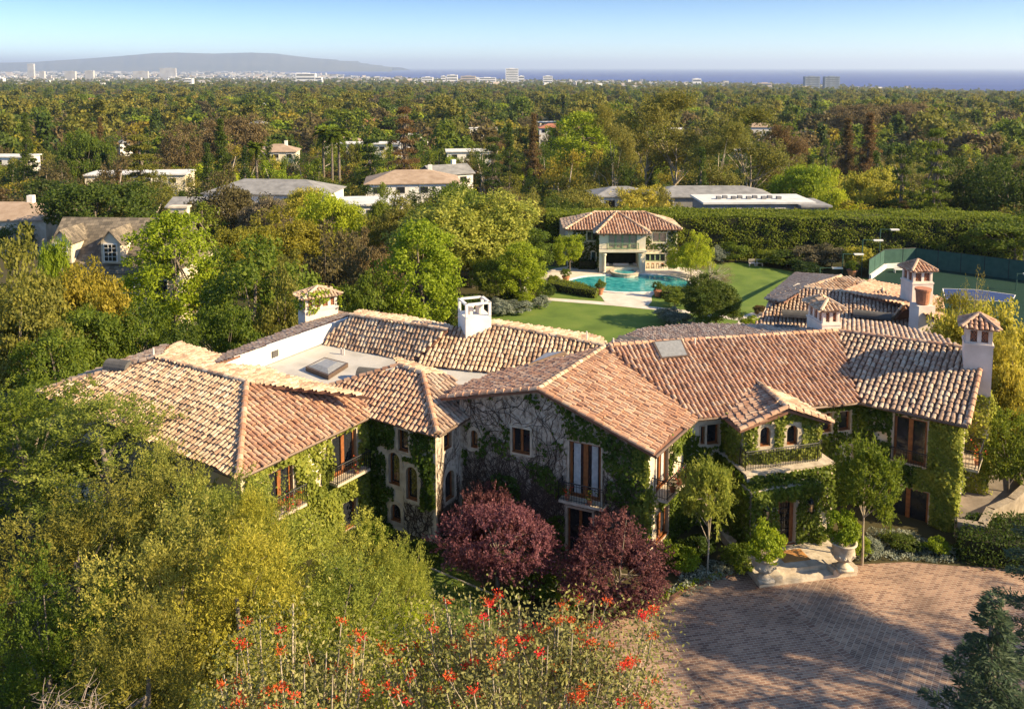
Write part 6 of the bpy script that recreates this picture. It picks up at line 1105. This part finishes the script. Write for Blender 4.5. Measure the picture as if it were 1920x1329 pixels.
while y < 350:
    step = 9.0+y*.011; x = -y*.66
    while x < y*.66:
        X = x+rr.uniform(-.45, .45)*step; Yy = y+rr.uniform(-.45, .45)*step; x += step*rr.uniform(.9, 1.35)
        px = 960+F*X/Yy
        if px < -60 or px > 1990: continue
        if any(abs(X-ex) < ew+1.5 and (-22 < Yy-ey < ed+2) for ex, ey, ew, ed in EXC): 
            if any(abs(X-ex) < ew and -5 < Yy-ey < ed+2 for ex, ey, ew, ed in EXC) or rr.random() < .1: continue
            hk = .8; cap_ = min([EZ[(ex, ey)] for ex, ey, ew, ed in EXC if abs(X-ex) < ew+1.5 and -22 < Yy-ey < ed+2 and (ex, ey) in EZ]+[99])
        else: hk = 1.0; cap_ = 99
        if Yy < 150 and 1020 < px < 1900: continue
        kd = rr.choices(['round', 'upright', 'conifer', 'open'], [.60, .14, .11, .15])[0]; col = rr.choices(['olive', 'dark', 'brown', 'gold', 'lime', 'green', 'deep', 'yellow', 'rust'], [22, 17, 14, 9, 8, 14, 8, 4, 4])[0]
        if kd == 'conifer': col = rr.choice(['dark', 'deep', 'green', 'rust'])
        wd = {'round': rr.uniform(6, 18), 'upright': rr.uniform(6, 9), 'conifer': rr.uniform(6, 9), 'open': rr.uniform(9, 14)}[kd]; ht = {'round': rr.uniform(6, 11.5), 'upright': rr.uniform(9, 14), 'conifer': rr.uniform(12, 19), 'open': rr.uniform(10, 17)}[kd]*hk
        if Yy < 190: ht = min(ht, 9.5)
        ht = max(3, min(ht, cap_+.4-zg(X, Yy)))
        me = rr.choice(FARK[kd]); o = bpy.data.objects.new({'round': 'broadleaf_tree', 'upright': 'upright_tree', 'conifer': 'conifer_tree', 'open': 'open_crowned_tree'}[kd], me); link(o); o.location = (X, Yy, zg(X, Yy)-.3)
        w0, h0 = {'round': (12, 9.5), 'upright': (8, 13), 'conifer': (8, 17), 'open': (13, 15)}[kd]; o.scale = (wd/w0, wd/w0, ht/h0); o.rotation_euler.z = rr.uniform(0, 6.28); o.material_slots[0].link = 'OBJECT'; o.material_slots[0].material = M['l_'+col]
        FARALL.append((o, kd, col, wd, ht, *W2P((X, Yy, zg(X, Yy)+ht*.6))))
    y += step*.82
for hx, hy, hw_, hd, hE in HPL[1:]:                        # planting close round each house
    for i in range(int(hw_/2.5)):
        X = hx+rr.uniform(-.55, .55)*hw_; Yy = hy-hd/2-rr.uniform(3, 9); z0 = zg(X, Yy); col = rr.choice(['olive', 'dark', 'green', 'gold', 'lime', 'green', 'brown', 'yellow']); kd = 'round'
        if Yy < 146: continue
        wd = rr.uniform(4.5, 8.5); ht = max(3, (hE-z0)*rr.uniform(.68, 1.04)*(1.18 if hy > 215 else 1)); o = bpy.data.objects.new('garden_tree', rr.choice(FARK[kd])); link(o); o.location = (X, Yy, z0-.3); o.scale = (wd/12, wd/12, ht/9.5); o.rotation_euler.z = rr.uniform(0, 6.28); o.material_slots[0].link = 'OBJECT'; o.material_slots[0].material = M['l_'+col]
        FARALL.append((o, kd, col, wd, ht, *W2P((X, Yy, z0+ht*.6))))
def nm_(d): return {'round': 'round-crowned tree', 'upright': 'upright tree', 'conifer': 'pointed conifer', 'open': 'open-crowned tree'}[d]
seen = {}
for o, kd, col, wd, ht, px, py in FARALL:
    nmk, mx_, my_ = min(MARKS, key=lambda m: abs(m[1]-px)+2.2*abs(m[2]-py)); dx, dy = px-mx_, py-my_
    hs = 'left of' if dx < -25 else 'right of' if dx > 25 else 'in line with'; far = 'well ' if abs(dx) > 110 else '' if abs(dx) > 60 else 'just '
    if hs == 'in line with': far = ''
    if 'edge' in nmk: hs, far = 'near', ''
    vt = 'farther back, ' if dy < -22 else 'nearer, ' if dy > 22 else ''
    sz = ('tall ' if ht > 12 else 'low ' if ht < 6 else '')+('wide ' if wd > 12.5 else '')
    lab = f"{sz}{COLN[col]} {nm_(kd)} {vt}{far}{hs} {nmk}"
    if len(lab.split()) > 12: lab = f"{COLN[col]} {nm_(kd)} {vt}{far}{hs} {nmk}"
    if len(lab.split()) > 12: lab = f"{COLN[col]} {nm_(kd)} {far}{hs} {nmk}"
    seen.setdefault(lab, []).append((px, o))
ORD = ['leftmost', 'second from left', 'third from left', 'fourth from left', 'fifth from left', 'sixth from left', 'seventh from left', 'eighth from left', 'ninth from left']
for lab, l in seen.items():
    l.sort(key=lambda t: t[0]); g_ = 'trees of the wooded neighbourhood'
    for i, (px, o) in enumerate(l): tag(o, lab if len(l) == 1 else lab+', '+ORD[min(i, 8)], 'tree', g_)
# small far houses among the trees
rm = random.Random(23); FH = []
for i in range(90):
    px = rm.uniform(-20, 1940); Y = math.exp(rm.uniform(math.log(420), math.log(2600)))
    if px > 1650 and rm.random() < .5: continue
    b = PY(px, 300, Y); z0 = zg(b.x, Y); wd, dp, h = rm.uniform(11, 24), rm.uniform(8, 13), rm.uniform(4.5, 9.5); ro = rm.uniform(-.5, .5); wm = rm.choice(['white', 'white', 'cream', 'stucco']); rmt = rm.choice(['roof_pale', 'roof_tan', 'roof_red', 'roof_grey', 'roof_pale']); a = MB(); a.box((b.x, Y, z0+h/2-1), (wd, dp, h+2), ro); t_ = thing('far_house', None, 'house', (b.x, Y, z0), 'small houses far off among the trees'); a.build('wall', M[wm], t_); a = MB(); co, si = math.cos(ro), math.sin(ro); T = lambda x, y, z: Vector((b.x+x*co-y*si, Y+x*si+y*co, z)); L, D = wd/2+.6, dp/2+.6; rs = 2.6 if rmt != 'roof_pale' else .5; k = L-D; a.add([T(-L, -D, z0+h), T(L, -D, z0+h), T(L, D, z0+h), T(-L, D, z0+h), T(-k, 0, z0+h+rs), T(k, 0, z0+h+rs)], [(0, 1, 5, 4), (1, 2, 5), (2, 3, 4, 5), (3, 0, 4)]); a.build('roof', M[rmt], t_)
    FH.append((px, Y, wm, rmt, t_, b.x, wd)); EXC.append((b.x, Y, wd*.5+3, dp))
RN = {'roof_pale': 'pale flat-roofed', 'roof_tan': 'tan-roofed', 'roof_red': 'red-roofed', 'roof_grey': 'grey-roofed'}
seen = {}
for px, Y, wm, rmt, o, bx_, wd in FH:
    py = W2P((bx_, Y, zg(bx_, Y)))[1]; nmk, mx_, my_ = min(MARKS, key=lambda m: abs(m[1]-px)); side = 'left of' if px < mx_-20 else 'right of' if px > mx_+20 else 'straight above'
    lab = f"{RN[rmt]} {'white' if wm == 'white' else 'cream'} house {'very far' if Y > 1400 else 'far' if Y > 750 else 'some way'} off, {side} {nmk}"; seen.setdefault(lab, []).append((px, o))
for lab, l in seen.items():
    l.sort(key=lambda t: t[0])
    for i, (px, o) in enumerate(l): o['label'] = lab if len(l) == 1 else lab+', '+ORD[min(i, 8)]
# ------------------------------------------------------------------ woodland beyond, one mass (real trees, copied by geometry nodes)
protos = bpy.data.collections.new('woodland_kinds')
def m3(seed, shape, Wd, Ht, col, n=70): o = bpy.data.objects.new('woodland_tree', make_tree('woodland_tree', seed, shape, Wd, Ht, n, 12, 1.4, 1.15, .03, .02, 'l_'+col, asp=.7, limbs=0, merged=True)); protos.objects.link(o)
for i, (s_, wd, ht, c) in enumerate([('round', 12, 10, 'olive'), ('round', 13, 9, 'dark'), ('dome', 14, 9, 'brown'), ('round', 11, 9, 'green'), ('column', 8, 12, 'green'), ('round', 11, 10, 'brown'), ('open', 13, 14, 'olive'), ('round', 12, 9, 'gold'), ('cone', 7, 12, 'dark'), ('round', 11, 8, 'lime')]): m3(90+i, s_, wd, ht, c)
rw = np.random.default_rng(5); pts_ = []
def fill(y0, y1, sp_, dens):
    y = y0
    while y < y1:
        st = sp_+y*.002; n = int(2*.64*y/st); X = np.linspace(-.64*y, .64*y, n)+rw.uniform(-.5, .5, n)*st; Yv = y+rw.uniform(-.5, .5, n)*st; keep = rw.random(n) < dens
        for x, yy in zip(X[keep], Yv[keep]):
            if yy > coastY(960+F*x/yy)-150: continue
            if any(abs(x-ex) < ew and -95 < yy-ey < ed+3 for ex, ey, ew, ed in EXC): continue
            pts_.append((x, yy, zg(x, yy)-.4))
        y += st*.9
fill(350, 900, 13.5, .92); fill(900, 2200, 19, .9); fill(2200, 4200, 26, .85); fill(4200, 8200, 44, .8)
pm = bpy.data.meshes.new('far_woodland'); pm.from_pydata(pts_, [], []); fw_ = obj('far_woodland', pm); tag(fw_, 'dense mixed woodland covering the plain towards the city', 'woodland', kind='stuff')
ng = bpy.data.node_groups.new('scatter', 'GeometryNodeTree'); ng.interface.new_socket('Geometry', in_out='INPUT', socket_type='NodeSocketGeometry'); ng.interface.new_socket('Geometry', in_out='OUTPUT', socket_type='NodeSocketGeometry')
gi, go = ng.nodes.new('NodeGroupInput'), ng.nodes.new('NodeGroupOutput'); ip_ = ng.nodes.new('GeometryNodeInstanceOnPoints'); ci_ = ng.nodes.new('GeometryNodeCollectionInfo'); ci_.inputs[0].default_value = protos; ci_.inputs[1].default_value = True; ci_.inputs[2].default_value = True; ip_.inputs['Pick Instance'].default_value = True
r1 = ng.nodes.new('FunctionNodeRandomValue'); r1.data_type = 'FLOAT_VECTOR'; r1.inputs[0].default_value = (0, 0, 0); r1.inputs[1].default_value = (0, 0, 6.28); r2 = ng.nodes.new('FunctionNodeRandomValue'); r2.data_type = 'FLOAT'; r2.inputs[2].default_value = .5; r2.inputs[3].default_value = 2.0
ng.links.new(gi.outputs[0], ip_.inputs['Points']); ng.links.new(ci_.outputs[0], ip_.inputs['Instance']); ng.links.new(r1.outputs[0], ip_.inputs['Rotation']); ng.links.new(r2.outputs[1], ip_.inputs['Scale']); ng.links.new(ip_.outputs[0], go.inputs[0])
md = fw_.modifiers.new('scatter', 'NODES'); md.node_group = ng
# ------------------------------------------------------------------ the city by the sea
M['tower_glass'] = brickmat('tower_glass', 0, 6, 4, ((.16, .20, .26), (.24, .28, .34)), (.45, .45, .45)); M['city_white'] = noisemat('city_white', [(.66, .64, .6), (.8, .78, .75)], .02, .9); M['city_grey'] = noisemat('city_grey', [(.36, .34, .32), (.52, .50, .47)], .02, .9); M['city_tan'] = noisemat('city_tan', [(.42, .34, .28), (.55, .46, .38)], .02, .9); M['city_win'] = plain('city_win', (.10, .11, .13), .3)
def tower(lab, x0, x1, yt, Y, mat='city_white', rows=0, dp=25):
    mat = 'city_grey' if Y > 6000 else mat
    a, b = PY(x0, yt, Y), PY(x1, yt, Y); z1 = a.z; z0 = zg((a.x+b.x)/2, Y)-3; w_ = b.x-a.x; cx = (a.x+b.x)/2; t_ = thing('city_building', lab, 'building', (cx, Y, z0), 'city buildings on the coast'); m_ = MB(); m_.box((cx, Y, (z0+z1)/2), (w_, dp, z1-z0)); m_.box((cx, Y, z1+1.2), (w_*.4, dp*.5, 2.4)); m_.build('wall', M[mat], t_)
    if Y > 6000: return
    n = rows or max(1, int((z1-z0)/9)); s_ = MB()
    for i in range(n): s_.box((cx, Y-dp/2-.15, z0+6+(z1-z0-6)*(i+.5)/n), (w_*.9, .3, (z1-z0)/n*.38))
    s_.build('window_band', M['city_win'], t_)
for lab, x0, x1, yt, Y, mt_, rw_ in [('tallest white tower on the coast near the middle', 948, 972, 129, 4700, 'city_white', 9), ('white block at the foot of the tallest coast tower, right side', 972, 983, 143, 4600, 'city_white', 3), ('wide bright white apartment slab left of the sea gap', 555, 592, 138, 4700, 'city_white', 3), ('second white slab stepping down right of the wide one', 592, 604, 145, 4700, 'city_white', 2), ('pinkish low block left of the white cube building', 313, 344, 154, 3600, 'city_tan', 2), ('white cube building beside the pinkish low block', 343, 362, 148, 3600, 'city_white', 3), ('white block left of the domed city blocks', 791, 812, 145, 4400, 'city_white', 3), ('slim pale block near the coast left of the wide pale block', 827, 836, 143, 5000, 'city_white', 3), ('pale stepped block near the coast', 838, 858, 141, 5000, 'city_white', 3), ('wide pale block left of the tallest tower', 864, 892, 143, 4900, 'city_tan', 3), ('low pale block just left of the tallest tower', 898, 930, 146, 4900, 'city_white', 3), ('small white tower right of the tallest one', 1018, 1036, 143, 4600, 'city_white', 4), ('low white block alone near the middle of the shoreline', 1298, 1314, 148, 4600, 'city_white', 2), ('low wide pale block right of the lone shoreline block', 1420, 1446, 156, 4000, 'city_tan', 2), ('left grey glass twin tower by the sea', 1508, 1536, 144, 3500, 'tower_glass', 8), ('right grey glass twin tower by the sea', 1545, 1573, 144, 3500, 'tower_glass', 8), ('hazy slab on the far left skyline', 52, 64, 120, 9000, 'city_white', 3), ('hazy block on the far left, right of the slab', 75, 84, 134, 7600, 'city_white', 2), ('hazy tan block left of the inland cluster', 122, 142, 134, 7000, 'city_tan', 3), ('hazy tan block right of the inland cluster', 160, 176, 133, 7000, 'city_tan', 3), ('long pale block in the hazy inland city', 250, 278, 134, 7200, 'city_white', 2), ('long pale building below the headland', 300, 330, 128, 9500, 'city_white', 2), ('small pale tower left edge of the hazy city', 0, 8, 147, 4500, 'city_white', 3)]: tower(lab, x0, x1, yt, Y, mt_, rw_)
rc = np.random.default_rng(8); a = MB()
while len(a.f) < 6*3400:
    px = rc.uniform(-60, 1700); Y = math.exp(rc.uniform(math.log(3300), math.log(min(coastY(px)*.985, 21000))))
    if rc.random() > (1.0 if px < 950 else .62 if px < 1350 else .3): continue
    b = PY(px, 300, Y); s_ = Y/4500; h = rc.choice([6, 8, 10, 14, 22], p=[.45, .3, .17, .06, .02])*max(1, s_)**.5; a.mi = int(rc.integers(0, 4)) % 3; a.box((b.x, Y, zg(b.x, Y)+h/2), (rc.uniform(12, 34)*max(1, s_), rc.uniform(12, 25), h), rc.uniform(-.3, .3))
ct = a.build('distant_city', [M['city_grey'], M['city_tan'], M['roof_pale']]); tag(ct, 'pale low buildings of the distant coastal city', 'city', kind='stuff')
